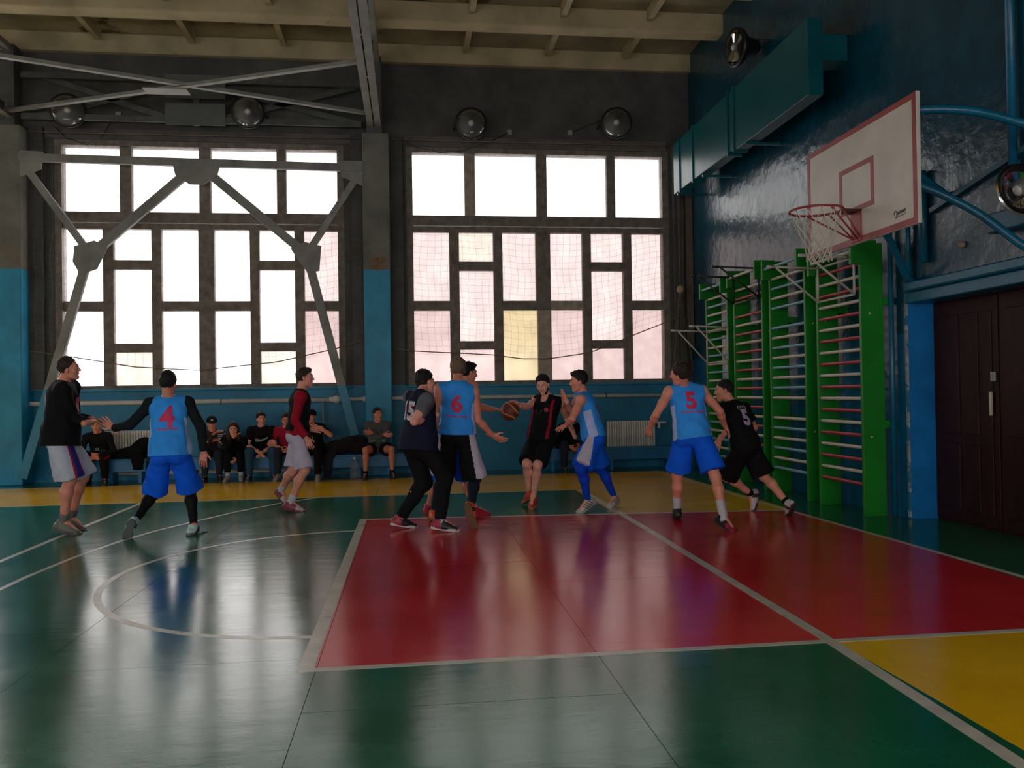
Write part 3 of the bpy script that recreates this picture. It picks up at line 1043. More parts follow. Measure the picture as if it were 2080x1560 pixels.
def pullup(lab, y0, y1, z0, z1, reach, m):
    o = empty('pull_up_frame', (FX, (y0 + y1) / 2, z0))
    tag(o, lab, 'exercise bar')
    a, b, h = y0 - (y0 + y1) / 2, y1 - (y0 + y1) / 2, z1 - z0
    T = lambda n, *p: MB().tube(p, .014, 8).build(n, m, o, True)
    T('lower_bar', (-.02, a, 0), (-.02, b, 0))
    T('upper_bar', (-.02, a, h), (-.02, b, h))
    for q in (a, b):
        T('back_post', (-.02, q, 0), (-.02, q, h + .03))
        T('arm', (-.02, q, h), (-reach, q, h + .02))
        T('diagonal_stay', (-.02, q, 0), (-reach + .02, q, h + .01))
        MB().tube([(-reach, q, h + .02), (-reach - .10, q, h + .022)], .019, 8).build('grip', RUNG['w'] if m is M_PWHITE else m, o, True)


pullup('cream pull-up frame hanging on the nearest wall bars under the net', 1.90, 2.74, 2.53, 2.95, .58, M_PWHITE)
pullup('cream pull-up frame hanging low on the farthest wall bars', 5.70, 6.62, 1.92, 2.46, .55, M_PWHITE)
pullup('black pull-up frame hanging high on the third wall bars', 4.48, 5.42, 2.80, 3.22, .62, mat('black_tube_paint', (.02, .02, .02), .4))

# ---- basketball hoop
bh = empty('basketball_hoop')
tag(bh, 'white backboard with red border, red rim and string net', 'basketball hoop')
M_BOARD = mat('white_backboard', (0.60, 0.54, 0.465), .35, .1, 3)
M_BRED = mat('red_board_paint', (0.30, 0.035, 0.03), .4, .2, 6)
BXF, BZ0, BZ1 = -1.20, 2.755, 3.805
bd = sbox('backboard', M_BOARD, bh, BXF, BXF + .035, -.9, .9, BZ0, BZ1, bevel=.004)


def strip(y0, y1, z0, z1, nm='border'):
    return sbox(nm, M_BRED, bd, BXF - .0035, BXF - .0005, y0, y1, z0, z1)


strip(-.895, .895, BZ1 - .052, BZ1 - .004)
strip(-.895, .895, BZ0 + .004, BZ0 + .055)
strip(.845, .895, BZ0 + .055, BZ1 - .052)
strip(-.895, -.845, BZ0 + .055, BZ1 - .052)
strip(-.285, .285, 3.425, 3.47, 'target_square')
strip(-.285, .285, 3.045, 3.09, 'target_square')
strip(.24, .285, 3.09, 3.425, 'target_square')
strip(-.285, -.24, 3.09, 3.425, 'target_square')
# small printed maker's mark: a slanted loop and a script-like squiggle
lg = MB()
lg.tube([(BXF - .003, -.60 + .022 * math.cos(t), 2.885 + .028 * math.sin(t)) for t in [k * .5 for k in range(11)]], .0035, 5)
lg.tube([(BXF - .003, -.615 - .0095 * k, 2.885 + (.014 if k % 2 else -.010) + .0008 * k) for k in range(14)], .0035, 5)
lg.tube([(BXF - .003, -.60, 2.855), (BXF - .003, -.74, 2.868)], .0025, 5)
lg.build('logo', mat('dark_logo_print', (.10, .09, .085), .6), bd)
# rim
RC, RR = (-1.585, 0, 3.045), .228
rim = MB().tube([(RC[0] + RR * math.cos(t), RR * math.sin(t), RC[2]) for t in [2 * math.pi * k / 48 for k in range(48)]], .0105, 8, closed=True).build('rim', M_BRED, bh, True)
MB().box(BXF - .012, BXF - .002, -.085, .085, 2.77, 3.03).build('rim_plate', M_BRED, rim, bevel=.003)
for s in (-1, 1):
    MB().tube([(-1.20, s * .075, 3.04), (-1.372, s * .07, 3.045)], .011, 8).build('rim_arm', M_BRED, rim, True)
    MB().tube([(-1.21, s * .03, 2.79), (-1.56, s * .22, 3.04)], .008, 8).build('rim_stay', M_BRED, rim, True)
    MB().tube([(-1.21, s * .06, 2.81), (-1.39, s * .12, 3.03)], .007, 8).build('rim_stay', M_BRED, rim, True)
MB().box(-1.375, BXF, -.09, .09, 3.035, 3.048).build('rim_bracket', mat('dark_rim_bracket', (.03, .015, .014), .5), rim)
for k in range(12):
    t = 2 * math.pi * (k + .5) / 12
    MB().tube([(RC[0] + (RR - .002) * math.cos(t), RR * math.sin(t), RC[2] - .008), (RC[0] + (RR - .015) * math.cos(t), (RR - .015) * math.sin(t), RC[2] - .03)], .004, 5).build('net_hook', M_BRED, rim)
# string net, slightly swung to one side
nt_ = MB()
rows = [(.215, 0.0, 0), (.185, -.095, .0), (.150, -.18, .004), (.125, -.255, .008), (.110, -.32, .012), (.105, -.375, .016), (.11, -.42, .02)]


def npt(r_, k):
    r, dz, dx = rows[r_]
    t = 2 * math.pi * (k + (r_ % 2) * .5 + .5) / 12
    return Vector((RC[0] + .035 * r_ / 6 + r * math.cos(t), r * math.sin(t) + dx, RC[2] - .03 + dz))


for r_ in range(6):
    for k in range(12):
        k2 = k if r_ % 2 == 0 else k + 1
        nt_.tube([npt(r_, k), npt(r_ + 1, k2)], .0042, 5)
        nt_.tube([npt(r_, k), npt(r_ + 1, k2 - 1)], .0042, 5)
nt_.build('hoop_net', mat('net_string', (.55, .52, .45), .85), bh)['kind'] = 'stuff'
# bent tube carriers from the board back to the wall
def smooth_path(p, n=28):
    p = np.array(p, float)
    t = np.linspace(0, 1, len(p))
    tt = np.linspace(0, 1, n)
    out = []
    for q in tt:
        i = min(int(q * (len(p) - 1)), len(p) - 2)
        u = q * (len(p) - 1) - i
        p0, p1, p2, p3 = p[max(i - 1, 0)], p[i], p[i + 1], p[min(i + 2, len(p) - 1)]
        out.append(.5 * ((2 * p1) + (-p0 + p2) * u + (2 * p0 - 5 * p1 + 4 * p2 - p3) * u * u + (-p0 + 3 * p1 - 3 * p2 + p3) * u ** 3))
    return [tuple(v) for v in out]


_low = [(BXF + .03, .30, 3.33), (-.92, .17, 3.36), (-.6, -.02, 3.28), (-.2, -.21, 3.01), (.1, -.41, 2.67), (XR - .01, -.50, 2.60)]
_high = [(BXF + .03, -.46, 3.70), (-1.0, -.58, 3.76), (-.6, -.72, 3.72), (-.2, -.80, 3.60), (XR - .01, -.95, 3.40)]
for s in (-1, 1):
    mir = (lambda p: p) if s < 0 else (lambda p: [(q[0], .9 - q[1], q[2]) for q in p])
    MB().tube(smooth_path(mir(_low)), .036, 10).build('carrier_tube', M_TRIM, bh, True)
    MB().tube(smooth_path(_high if s < 0 else [(q[0], -q[1] * .85, q[2]) for q in _high]), .036, 10).build('carrier_tube', M_TRIM, bh, True)
    MB().tube([(BXF + .05, s * .42, 2.80), (BXF + .05, s * .42, 3.76)], .025, 8).build('board_post', M_TRIM, bh, True)
ground(bh, (XR, 0, 2.62))

# ---- things by the benches
bt = empty('water_bottle', (-6.19, 7.62, 0))
tag(bt, 'big clear plastic water bottle on the floor by the bench', 'bottle')


def plastic():
    m, nt, N, L, P = _nt('clear_plastic')
    P.inputs['Base Color'].default_value = (.75, .85, .9, 1)
    P.inputs['Transmission Weight'].default_value = .9
    P.inputs['Roughness'].default_value = .12
    P.inputs['IOR'].default_value = 1.25
    return m


MB().lathe([(.07, 0), (.085, .01), (.085, .08), (.079, .10), (.085, .12), (.085, .22), (.078, .26), (.045, .31), (.026, .335), (.026, .35)], (0, 0, 0), (0, 0, 1), 18).build('bottle_body', plastic(), bt, True)
MB().lathe([(.029, .345), (.029, .38), (.026, .383)], (0, 0, 0), (0, 0, 1), 14).build('cap', mat('pale_blue_cap', (.45, .55, .62), .4), bt, True)

# basketball with its pebbled leather and pale panels
def ball_mat():
    m, nt, N, L, P = _nt('basketball_leather')
    P.inputs['Roughness'].default_value = .5
    P.inputs['Base Color'].default_value = (.20, .035, .018, 1)
    v = N.new('ShaderNodeTexVoronoi')
    v.inputs['Scale'].default_value = 160
    tc = N.new('ShaderNodeTexCoord')
    L.new(tc.outputs['Object'], v.inputs['Vector'])
    b = N.new('ShaderNodeBump')
    b.inputs['Strength'].default_value = .3
    b.inputs['Distance'].default_value = .002
    L.new(v.outputs['Distance'], b.inputs['Height'])
    L.new(b.outputs['Normal'], P.inputs['Normal'])
    return m


BALL = (-3.97, 3.30, 1.232)
bk = empty('basketball', BALL)
bk.rotation_euler = (.5, .4, .9)
tag(bk, 'brown and tan basketball under the dribbler\'s hand', 'ball')
MB().ball((0, 0, 0), .12, 32, 20).build('ball_cover', ball_mat(), bk, True)
M_TAN = mat('tan_ball_panel', (.55, .30, .10), .5, .1)
M_SEAM2 = mat('black_ball_seam', (.02, .015, .012), .6)
for s in (-1, 1):
    vs, fs = [], []
    n = 48
    for k in range(n):
        t = 2 * math.pi * k / n
        for w in (-.013, .013):
            p = Vector((math.cos(t), math.sin(t), s * (.52 + .16 * math.cos(2 * t)) + w * 8)).normalized() * .1215
            vs.append(p)
    for k in range(n):
        j = (k + 1) % n
        fs.append((2 * k, 2 * j, 2 * j + 1, 2 * k + 1))
    MB().add(vs, fs).build('tan_panel', M_TAN, bk, True)
for ax in range(2):
    MB().tube([Vector((math.cos(t), math.sin(t), 0) if ax == 0 else (0, math.cos(t), math.sin(t))) * .1195 for t in [2 * math.pi * k / 40 for k in range(40)]], .0028, 5, closed=True).build('seam', M_SEAM2, bk, True)

# ================================================================== PEOPLE
# Figures are grown as smooth-blended tapered volumes around a posed skeleton and meshed with surface nets.
V3 = lambda p: np.array(p, dtype=np.float64)


def unit(v):
    v = V3(v)
    return v / (np.linalg.norm(v) + 1e-9)


class Field:
    def __init__(s, lo, hi, h):
        lo, hi = V3(lo) - 3 * h, V3(hi) + 3 * h
        s.h, s.lo = h, lo
        s.n = np.ceil((hi - lo) / h).astype(int) + 1
        s.ax = [(lo[i] + h * np.arange(s.n[i])).astype(np.float32) for i in range(3)]
        s.D = np.full(tuple(s.n), 1.0, np.float32)

    def _sl(s, lo, hi):
        out = []
        for i in range(3):
            a = max(0, int((lo[i] - s.lo[i]) / s.h) - 1)
            b = min(s.n[i], int((hi[i] - s.lo[i]) / s.h) + 3)
            if b - a < 2:
                return None
            out.append(slice(a, b))
        return tuple(out)

    def prim(s, fn, lo, hi, k=.02):
        m = k + 2 * s.h
        sl = s._sl(V3(lo) - m, V3(hi) + m)
        if sl is None:
            return s
        X, Y, Z = s.ax[0][sl[0]][:, None, None], s.ax[1][sl[1]][None, :, None], s.ax[2][sl[2]][None, None, :]
        d = fn(X, Y, Z)
        A = s.D[sl]
        if k > 0:
            hh = np.clip(.5 + .5 * (A - d) / k, 0, 1)
            A += (d - A) * hh - k * hh * (1 - hh)
        else:
            np.minimum(A, d, out=A)
        return s

    def carve(s, fn, lo, hi, k=.01):
        sl = s._sl(V3(lo) - k, V3(hi) + k)
        if sl is None:
            return s
        X, Y, Z = s.ax[0][sl[0]][:, None, None], s.ax[1][sl[1]][None, :, None], s.ax[2][sl[2]][None, None, :]
        d = -fn(X, Y, Z)
        A = s.D[sl]
        hh = np.clip(.5 - .5 * (A - d) / k, 0, 1)
        A += (d - A) * hh + k * hh * (1 - hh)
        return s

    def clip(s, p, n):
        n = unit(n)
        d = (s.ax[0] - p[0])[:, None, None] * np.float32(n[0]) + (s.ax[1] - p[1])[None, :, None] * np.float32(n[1]) + (s.ax[2] - p[2])[None, None, :] * np.float32(n[2])
        np.maximum(s.D, d, out=s.D)
        return s

    def cone(s, a, b, ra, rb, k=.02, cut=None):
        a, b = V3(a), V3(b)
        ab = b - a
        L2 = float(ab @ ab) + 1e-9
        R = max(ra, rb)

        def fn(X, Y, Z):
            px, py, pz = X - a[0], Y - a[1], Z - a[2]
            t = np.clip((px * ab[0] + py * ab[1] + pz * ab[2]) / L2, 0, 1).astype(np.float32)
            dx, dy, dz = px - t * ab[0], py - t * ab[1], pz - t * ab[2]
            d = np.sqrt(dx * dx + dy * dy + dz * dz) - (ra + t * (rb - ra))
            if cut is not None:
                q, n = V3(cut[0]), unit(cut[1])
                d = np.maximum(d, (X - q[0]) * n[0] + (Y - q[1]) * n[1] + (Z - q[2]) * n[2])
            return d.astype(np.float32)
        return s.prim(fn, np.minimum(a, b) - R, np.maximum(a, b) + R, k)

    def econe(s, a, b, lat, wa, wb, k=.03):
        """tapered capsule of elliptic section: (half width along lat, half depth)"""
        a, b = V3(a), V3(b)
        ab = b - a
        L2 = float(ab @ ab) + 1e-9
        up = unit(ab)
        lat = unit(V3(lat) - up * (V3(lat) @ up))
        R = max(wa + wb)

        def fn(X, Y, Z):
            px, py, pz = X - a[0], Y - a[1], Z - a[2]
            t = np.clip((px * ab[0] + py * ab[1] + pz * ab[2]) / L2, 0, 1).astype(np.float32)
            dx, dy, dz = px - t * ab[0], py - t * ab[1], pz - t * ab[2]
            u = dx * lat[0] + dy * lat[1] + dz * lat[2]
            w2 = np.maximum(dx * dx + dy * dy + dz * dz - u * u, 0)
            W, Dp = wa[0] + t * (wb[0] - wa[0]), wa[1] + t * (wb[1] - wa[1])
            k0 = np.sqrt((u / W) ** 2 + w2 / (Dp * Dp))
            k1 = np.sqrt((u / (W * W)) ** 2 + w2 / (Dp ** 4)) + 1e-6
            return (k0 * (k0 - 1) / k1).astype(np.float32)
        return s.prim(fn, np.minimum(a, b) - R, np.maximum(a, b) + R, k)

    @staticmethod
    def ell_fn(c, A, r):
        c = V3(c)

        def fn(X, Y, Z):
            px, py, pz = X - c[0], Y - c[1], Z - c[2]
            k0 = k1 = 0
            for e, q in zip(A, r):
                u = px * e[0] + py * e[1] + pz * e[2]
                k0 = k0 + (u / q) ** 2
                k1 = k1 + (u / (q * q)) ** 2
            k0, k1 = np.sqrt(k0), np.sqrt(k1) + 1e-6
            return (k0 * (k0 - 1) / k1).astype(np.float32)
        return fn

    def ell(s, c, A, r, k=.02):
        R = max(r)
        return s.prim(Field.ell_fn(c, A, r), V3(c) - R, V3(c) + R, k)

    def dent(s, c, A, r, k=.01):
        R = max(r)
        return s.carve(Field.ell_fn(c, A, r), V3(c) - R, V3(c) + R, k)

    def folds(s, amp, f, seed=0, vert=.35):
        """cloth wrinkles: mostly vertical ripples"""
        idx = np.nonzero(np.abs(s.D) < .03)
        x, y, z = (s.ax[i][idx[i]] for i in range(3))
        q = np.sin(f * x + 3.1 * seed + 2.1 * np.sin(f * vert * z + seed)) * np.sin(f * .83 * y + 1.7 * seed + 1.9 * np.sin(f * vert * 1.3 * z + 2 * seed))
        q2 = np.sin(f * 1.9 * (x + .6 * z) + seed) * np.sin(f * 1.7 * (y - .5 * z) + 2.3 * seed)
        s.D[idx] += amp * q + .4 * amp * q2
        return s

    def net(s):
        D, n, h = s.D, s.n, s.h
        neg = D < 0
        cells, pts, quads = [], [], []
        cdim = n - 1
        lin = lambda i, j, k: (i * cdim[1] + j) * cdim[2] + k
        for a in range(3):
            s0 = [slice(None)] * 3
            s1 = [slice(None)] * 3
            s0[a], s1[a] = slice(0, -1), slice(1, None)
            c = neg[tuple(s0)] != neg[tuple(s1)]
            ix = np.nonzero(c)
            d0, d1 = D[tuple(s0)][ix], D[tuple(s1)][ix]
            t = d0 / (d0 - d1)
            p = np.stack(ix, 1).astype(np.float32)
            p[:, a] += t
            b, e = [q for q in range(3) if q != a]
            ok = (ix[b] > 0) & (ix[e] > 0) & (ix[b] < cdim[b]) & (ix[e] < cdim[e])
            ix = tuple(q[ok] for q in ix)
            p = p[ok]
            flip = neg[tuple(s0)][ix]
            four = []
            for ob, oe in ((0, 0), (1, 0), (1, 1), (0, 1)):
                q = list(ix)
                q[b] = ix[b] - ob
                q[e] = ix[e] - oe
                l = lin(*q)
                four.append(l)
                cells.append(l)
                pts.append(p)
            qd = np.stack(four, 1)
            if a == 1:
                flip = ~flip
            qd[~flip] = qd[~flip][:, ::-1]
            quads.append(qd)
        cells, pts, quads = np.concatenate(cells), np.concatenate(pts), np.concatenate(quads)
        if len(cells) == 0:
            return np.zeros((0, 3)), np.zeros((0, 4), int)
        uq, inv = np.unique(cells, return_inverse=True)
        cnt = np.bincount(inv, minlength=len(uq)).astype(np.float32)
        v = np.stack([np.bincount(inv, weights=pts[:, i], minlength=len(uq)) / cnt for i in range(3)], 1)
        v = v * h + s.lo
        return v, np.searchsorted(uq, quads)


def mesh_np(name, v, q, mats, mi=None):
    me = bpy.data.meshes.new(name)
    me.vertices.add(len(v))
    me.vertices.foreach_set('co', np.ascontiguousarray(v, np.float32).ravel())
    me.loops.add(len(q) * 4)
    me.loops.foreach_set('vertex_index', np.ascontiguousarray(q, np.int32).ravel())
    me.polygons.add(len(q))
    me.polygons.foreach_set('loop_start', np.arange(0, len(q) * 4, 4, dtype=np.int32))
    for m in mats:
        me.materials.append(m)
    if mi is not None:
        me.polygons.foreach_set('material_index', np.ascontiguousarray(mi, np.int32))
    me.update()
    me.polygons.foreach_set('use_smooth', np.ones(len(q), dtype=bool))
    return me


def put(name, fields, mats, parent, mi_fn=None):
    vs, qs, off = [], [], 0
    for f in (fields if isinstance(fields, list) else [fields]):
        v, q = f.net()
        vs.append(v)
        qs.append(q + off)
        off += len(v)
    v, q = np.concatenate(vs), np.concatenate(qs)
    mats = mats if isinstance(mats, list) else [mats]
    mi = mi_fn(v[q].mean(1)) if mi_fn is not None else None
    me = mesh_np(name, v, q, mats, mi)
    o = bpy.data.objects.new(name, me)
    COL.objects.link(o)
    o.parent = parent
    o['_v'] = 0
    del o['_v']
    return o, v, q


def cloth(name, col, rough=.85):
    return mat(name, col, rough, .10, 9, .12, 220, spec=.1)


def skin(tone):
    c = [(0.78, 0.31, 0.215), (0.76, 0.285, 0.19), (0.82, 0.37, 0.28)][tone]
    return mat('skin_%d' % tone, c, .5, .08, 12, .05, 160, spec=.4)


def hair_mat(n, c):
    return mat('hair_' + n, c, .55, .35, 60, .6, 120, stretch=(1, 1, .25), spec=.3)


M_EYEW = mat('eye_white', (.55, .52, .50), .3, .02)
M_IRIS = mat('eye_iris', (.03, .018, .01), .2, .02)
M_LIP = mat('lips', (.33, .12, .10), .5, .05)


def hand_field(wr, ha, nrm, right, curl=.35, spread=.5, h=.0042, s=1.0):
    d = unit(ha - wr)
    n = unit(nrm - d * (nrm @ d))
    sd = np.cross(d, n) * (1 if right else -1)          # thumb side
    f = Field(np.minimum(wr, ha) - .13, np.maximum(wr, ha) + .13, h)
    A = lambda a, b, c: wr + d * a * s + sd * b * s + n * c * s
    f.cone(A(-.05, 0, 0), A(.01, 0, 0), .029 * s, .025 * s, .012)
    f.econe(A(.01, 0, 0), A(.05, .002, 0), sd, (.026 * s, .019 * s), (.038 * s, .016 * s), .015)
    f.econe(A(.05, .002, 0), A(.090, 0, .002), sd, (.038 * s, .016 * s), (.040 * s, .013 * s), .012)
    f.ell(A(.035, .024, .010), (d, sd, n), (.028 * s, .015 * s, .015 * s), .012)
    for i, (b, L, a0) in enumerate(((.031, .076, .090), (.0105, .084, .096), (-.010, .078, .093), (-.030, .062, .084))):
        fan = (1.5 - i) * .11 * spread
        c1 = curl * (.9 + .12 * i)
        p0 = A(a0 - .012, b, .002)
        dirs = []
        ang = 0
        for seg in range(3):
            ang += c1 * (.75 if seg == 0 else .9)
            dirs.append(unit((d * math.cos(ang) + n * math.sin(ang)) + sd * fan))
        p1 = p0 + dirs[0] * (L * .50 + .012) * s
        p2 = p1 + dirs[1] * L * .30 * s
        p3 = p2 + dirs[2] * L * .22 * s
        f.cone(p0, p1, .0092 * s, .0085 * s, .004)
        f.cone(p1, p2, .0085 * s, .0078 * s, .003)
        f.cone(p2, p3, .0078 * s, .0066 * s, .003)
    t0 = A(.030, .026, .006)
    t1 = t0 + unit(d * .65 + sd * (.75 + .2 * spread) + n * .35) * .042 * s
    t2 = t1 + unit(d * .85 + sd * .35 + n * (.3 + curl * .5)) * .032 * s
    f.cone(t0, t1, .0125 * s, .0105 * s, .010)
    f.cone(t1, t2, .0105 * s, .008 * s, .004)
    return f


def text_mesh(txt, size, bold):
    cu = bpy.data.curves.new('txt', 'FONT')
    cu.body = txt
    cu.size = size
    cu.align_x = 'CENTER'
    cu.align_y = 'CENTER'
    cu.offset = bold
    cu.resolution_u = 4
    ob = bpy.data.objects.new('txt', cu)
    COL.objects.link(ob)
    bpy.context.view_layer.update()
    me = bpy.data.meshes.new_from_object(ob.evaluated_get(bpy.context.evaluated_depsgraph_get()))
    bpy.data.objects.remove(ob)
    bpy.data.curves.remove(cu)
    bm = bmesh.new()
    bm.from_mesh(me)
    bpy.data.meshes.remove(me)
    bmesh.ops.triangulate(bm, faces=bm.faces)
    for _ in range(2):
        long = [e for e in bm.edges if e.calc_length() > .03]
        if long:
            bmesh.ops.subdivide_edges(bm, edges=long, cuts=1)
            bmesh.ops.triangulate(bm, faces=bm.faces)
    vs = [(v.co.x, v.co.y) for v in bm.verts]
    bm.verts.index_update()
    fs = [tuple(v.index for v in f.verts) for f in bm.faces]
    bm.free()
    return vs, fs


def decal(name, shape, bvh, C, right, up, out, m, parent, sx=1.0, lift=.004):
    """Lay a flat print onto the cloth surface."""
    vs, fs = shape
    res = []
    for (u, w) in vs:
        p = C + right * (u * sx) + up * w + out * .45
        hit = bvh.ray_cast(Vector(p), Vector(-out), 1.0)
        q = hit[0] if hit[0] is not None else Vector(C + right * (u * sx) + up * w + out * .12)
        res.append(tuple(q + Vector(out) * lift))
    return MB().add(res, fs).build(name, m, parent)


def grid_shape(w, h, nx=8, ny=4, wob=0.0):
    vs = [((i / nx - .5) * w, (j / ny - .5) * h + wob * math.sin(6.28 * i / nx)) for j in range(ny + 1) for i in range(nx + 1)]
    fs = [(j * (nx + 1) + i, j * (nx + 1) + i + 1, (j + 1) * (nx + 1) + i + 1, (j + 1) * (nx + 1) + i) for j in range(ny) for i in range(nx)]
    return vs, fs


def script_line(w, h, n=13, seed=1):
    """a row of small illegible stitched strokes, as the shirt print reads at this distance"""
    rnd = random.Random(seed)
    vs, fs = [], []
    for i in range(n):
        x = (i / (n - 1) - .5) * w
        hh = h * rnd.uniform(.6, 1.0)
        sl = rnd.uniform(-.15, .25) * h
        t = w / n * .32
        b = len(vs)
        vs += [(x - t, -hh / 2), (x + t, -hh / 2), (x + t + sl, hh / 2), (x - t + sl, hh / 2)]
        fs.append((b, b + 1, b + 2, b + 3))
    b = len(vs)
    vs += [(-w / 2, -h * .62), (w / 2, -h * .62), (w / 2, -h * .42), (-w / 2, -h * .42)]
    fs.append((b, b + 1, b + 2, b + 3))
    return vs, fs


def person(label, J, look, tone, top, bottom, shoes, hair, socks=None, tights=None, sleeves=None, hands=None, group=None,
           hres=.0092, headgear=None, beard=None, sweat=False, extra=None):
    s = J.get('s', 1.0)
    base = V3([(J['anL'][0] + J['anR'][0]) / 2, (J['anL'][1] + J['anR'][1]) / 2, 0.0])
    root = empty('person', tuple(base))
    tag(root, label, 'person', group)
    j = {k: V3(v) - base for k, v in J.items() if isinstance(v, (list, tuple))}
    M_S = skin(tone)
    up = unit(j['nk'] - j['pel'])
    latS, latH = unit(j['shL'] - j['shR']), unit(j['hpL'] - j['hpR'])
    latM = unit(latS + latH)
    fwd = unit(np.cross(latM, up))
    fwdS = unit(np.cross(latS, up))
    sp = lambda t: j['pel'] + (j['nk'] - j['pel']) * t
    sm = (j['shL'] + j['shR']) / 2
    # ---- head frame
    yaw, pit = math.radians(look[0]), math.radians(look[1])
    F = V3([math.cos(yaw) * math.cos(pit), math.sin(yaw) * math.cos(pit), math.sin(pit)])
    U0 = unit(unit(j['hd'] - j['nk']) * .4 + V3([0, 0, 1]) * .6)
    U = unit(U0 - F * (U0 @ F))
    if len(look) > 2:
        U = unit(U + np.cross(F, U) * look[2])
    Rt = np.cross(F, U)
    hs = 1.0 if s > .97 else .96
    HP = lambda r, f_, u: j['hd'] + (Rt * r + F * f_ + U * u) * hs
    HA = (Rt, F, U)
    E = lambda *r: tuple(q * hs for q in r)
    # ---- body
    allp = np.array(list(j.values()))
    bf = Field(allp.min(0) - .16, allp.max(0) + .16, hres)
    o = 0.0
    bf.econe(sp(-.06), sp(.16), latH, (.150 * s, .105 * s), (.145 * s, .098 * s), .04)
    bf.econe(sp(.16), sp(.42), latM, (.145 * s, .098 * s), (.138 * s, .098 * s), .04)
    bf.econe(sp(.42), sp(.78), latS, (.138 * s, .098 * s), (.158 * s, .108 * s), .04)
    bf.econe(sp(.78), sp(.90), latS, (.158 * s, .108 * s), (.120 * s, .075 * s), .04)
    for S in 'LR':
        sg = 1 if S == 'L' else -1
        hp, kn, an, to = j['hp' + S], j['kn' + S], j['an' + S], j['to' + S]
        bf.ell(hp - fwd * .025 * s - up * .02, (latH, fwd, up), (.072 * s, .070 * s, .085 * s), .05)
        bf.cone(hp, hp + (kn - hp) * .5, .078 * s, .073 * s, .03)
        bf.cone(hp + (kn - hp) * .5, kn, .075 * s, .055 * s, .03)
        shn = an - kn
        kd = unit(np.cross(latH, unit(shn)))
        kd = kd if kd @ fwd > 0 else -kd
        bf.ell(kn + kd * .012, (latH, kd, unit(shn)), (.048 * s, .05 * s, .06 * s), .02)
        bf.cone(kn, kn + shn * .32 - kd * .014, .051 * s, .055 * s, .03)
        bf.cone(kn + shn * .32 - kd * .014, kn + shn * .72, .055 * s, .038 * s, .03)
        bf.cone(kn + shn * .70, an, .038 * s, .034 * s, .02)
        bf.cone(an, to, .036 * s, .026 * s, .02)
        sh, el, wr = j['sh' + S], j['el' + S], j['wr' + S]
        bf.cone(sp(.90), sh - latS * sg * .01, .062 * s, .052 * s, .04)
        bf.cone(sp(1.02), sh, .045 * s, .042 * s, .04)
        bf.ell(sh, (latS, fwdS, up), (.058 * s, .058 * s, .062 * s), .03)
        bf.cone(sh, sh + (el - sh) * .5, .050 * s, .046 * s, .03)
        bf.cone(sh + (el - sh) * .5, el, .046 * s, .037 * s, .025)
        bf.cone(el, el + (wr - el) * .3, .038 * s, .040 * s, .02)
        bf.cone(el + (wr - el) * .3, wr, .040 * s, .0265 * s, .02)
    nb, nt2 = sp(.97), HP(0, -.022, -.05)
    bf.cone(nb, nt2, .058 * s, .052, .035)
    # ---- head
    hf = Field(j['hd'] - .17, j['hd'] + .17, .0052)
    hf.cone(nb, nt2, .055 * s, .051, .02)
    hf.ell(HP(0, -.012, .020), HA, E(.074, .096, .092), .02)
    hf.ell(HP(0, .030, -.035), HA, E(.059, .062, .080), .03)
    hf.cone(HP(-.030, .030, -.085), HP(0, .066, -.103), .022, .020, .025)
    hf.cone(HP(.030, .030, -.085), HP(0, .066, -.103), .022, .020, .025)
    hf.cone(HP(-.028, .076, .024), HP(.028, .076, .024), .013, .013, .02)
    hf.cone(HP(0, .086, .016), HP(0, .107, -.026), .0085, .0125, .010)
    hf.cone(HP(-.011, .094, -.031), HP(.011, .094, -.031), .0075, .0075, .008)
    hf.cone(HP(-.014, .083, -.060), HP(.014, .083, -.060), .010, .010, .010)
    for q in (-1, 1):
        hf.ell(HP(q * .040, .060, -.022), HA, E(.022, .02, .022), .02)
        hf.dent(HP(q * .031, .098, .006), HA, E(.019, .016, .012), .010)
        ef = unit(Rt * q * .9 - F * .4)
        hf.ell(HP(q * .076, -.004, -.010), (ef, np.cross(U, ef), U), E(.009, .019, .031), .006)
    fl = [bf, hf]
    hands = hands or {}
    for S in 'LR':
        wr, ha, el = j['wr' + S], j['ha' + S], j['el' + S]
        spec = hands.get(S, {})
        nrm = V3(spec.get('n', tuple(-latS * (1 if S == 'L' else -1) + fwd * .3 - V3([0, 0, .2]))))
        fl.append(hand_field(wr, ha, nrm, S == 'R', spec.get('curl', .30), spec.get('spread', .5), .0045 if hres < .0095 else .006, s))
    put('body', fl, M_S, root)
    # ---- eyes, brows, lips
    def local_axes():
        return (Vector(Rt), Vector(F), Vector(U))
    ax = local_axes()
    for q in (-1, 1):
        e = MB().ball(HP(q * .031, .0785, .006), (.0125, .0095, .0085), 10, 6, ax).build('eye', M_EYEW, root, True)
        MB().ball(HP(q * .031, .0855, .006), (.0055, .0035, .0058), 8, 5, ax).build('iris', M_IRIS, e, True)
        MB().tube([HP(q * .014, .092, .024), HP(q * .030, .090, .030), HP(q * .047, .078, .025)], [.003, .0042, .0025], 6).build('eyebrow', hair_mat(hair['n'], hair['c']), root, True)
    MB().ball(HP(0, .090, -.0575), (.021, .0065, .0042), 10, 6, ax).ball(HP(0, .089, -.065), (.018, .007, .0046), 10, 6, ax).build('lips', M_LIP, root, True)
    # ---- hair
    hm = hair_mat(hair['n'], hair['c'])
    t = hair.get('t', .014)
    hf2 = Field(j['hd'] - .20 - (V3([0, 0, .25]) if hair.get('long') else 0), j['hd'] + .19, .006)
    hf2.ell(HP(0, -.0205, .033), HA, E(.0755 + t * .65, .094 + t * .75, .090 + t), .02)
    hf2.clip(HP(0, hair.get('line', .060), .060), unit(F * .78 - U * .62))
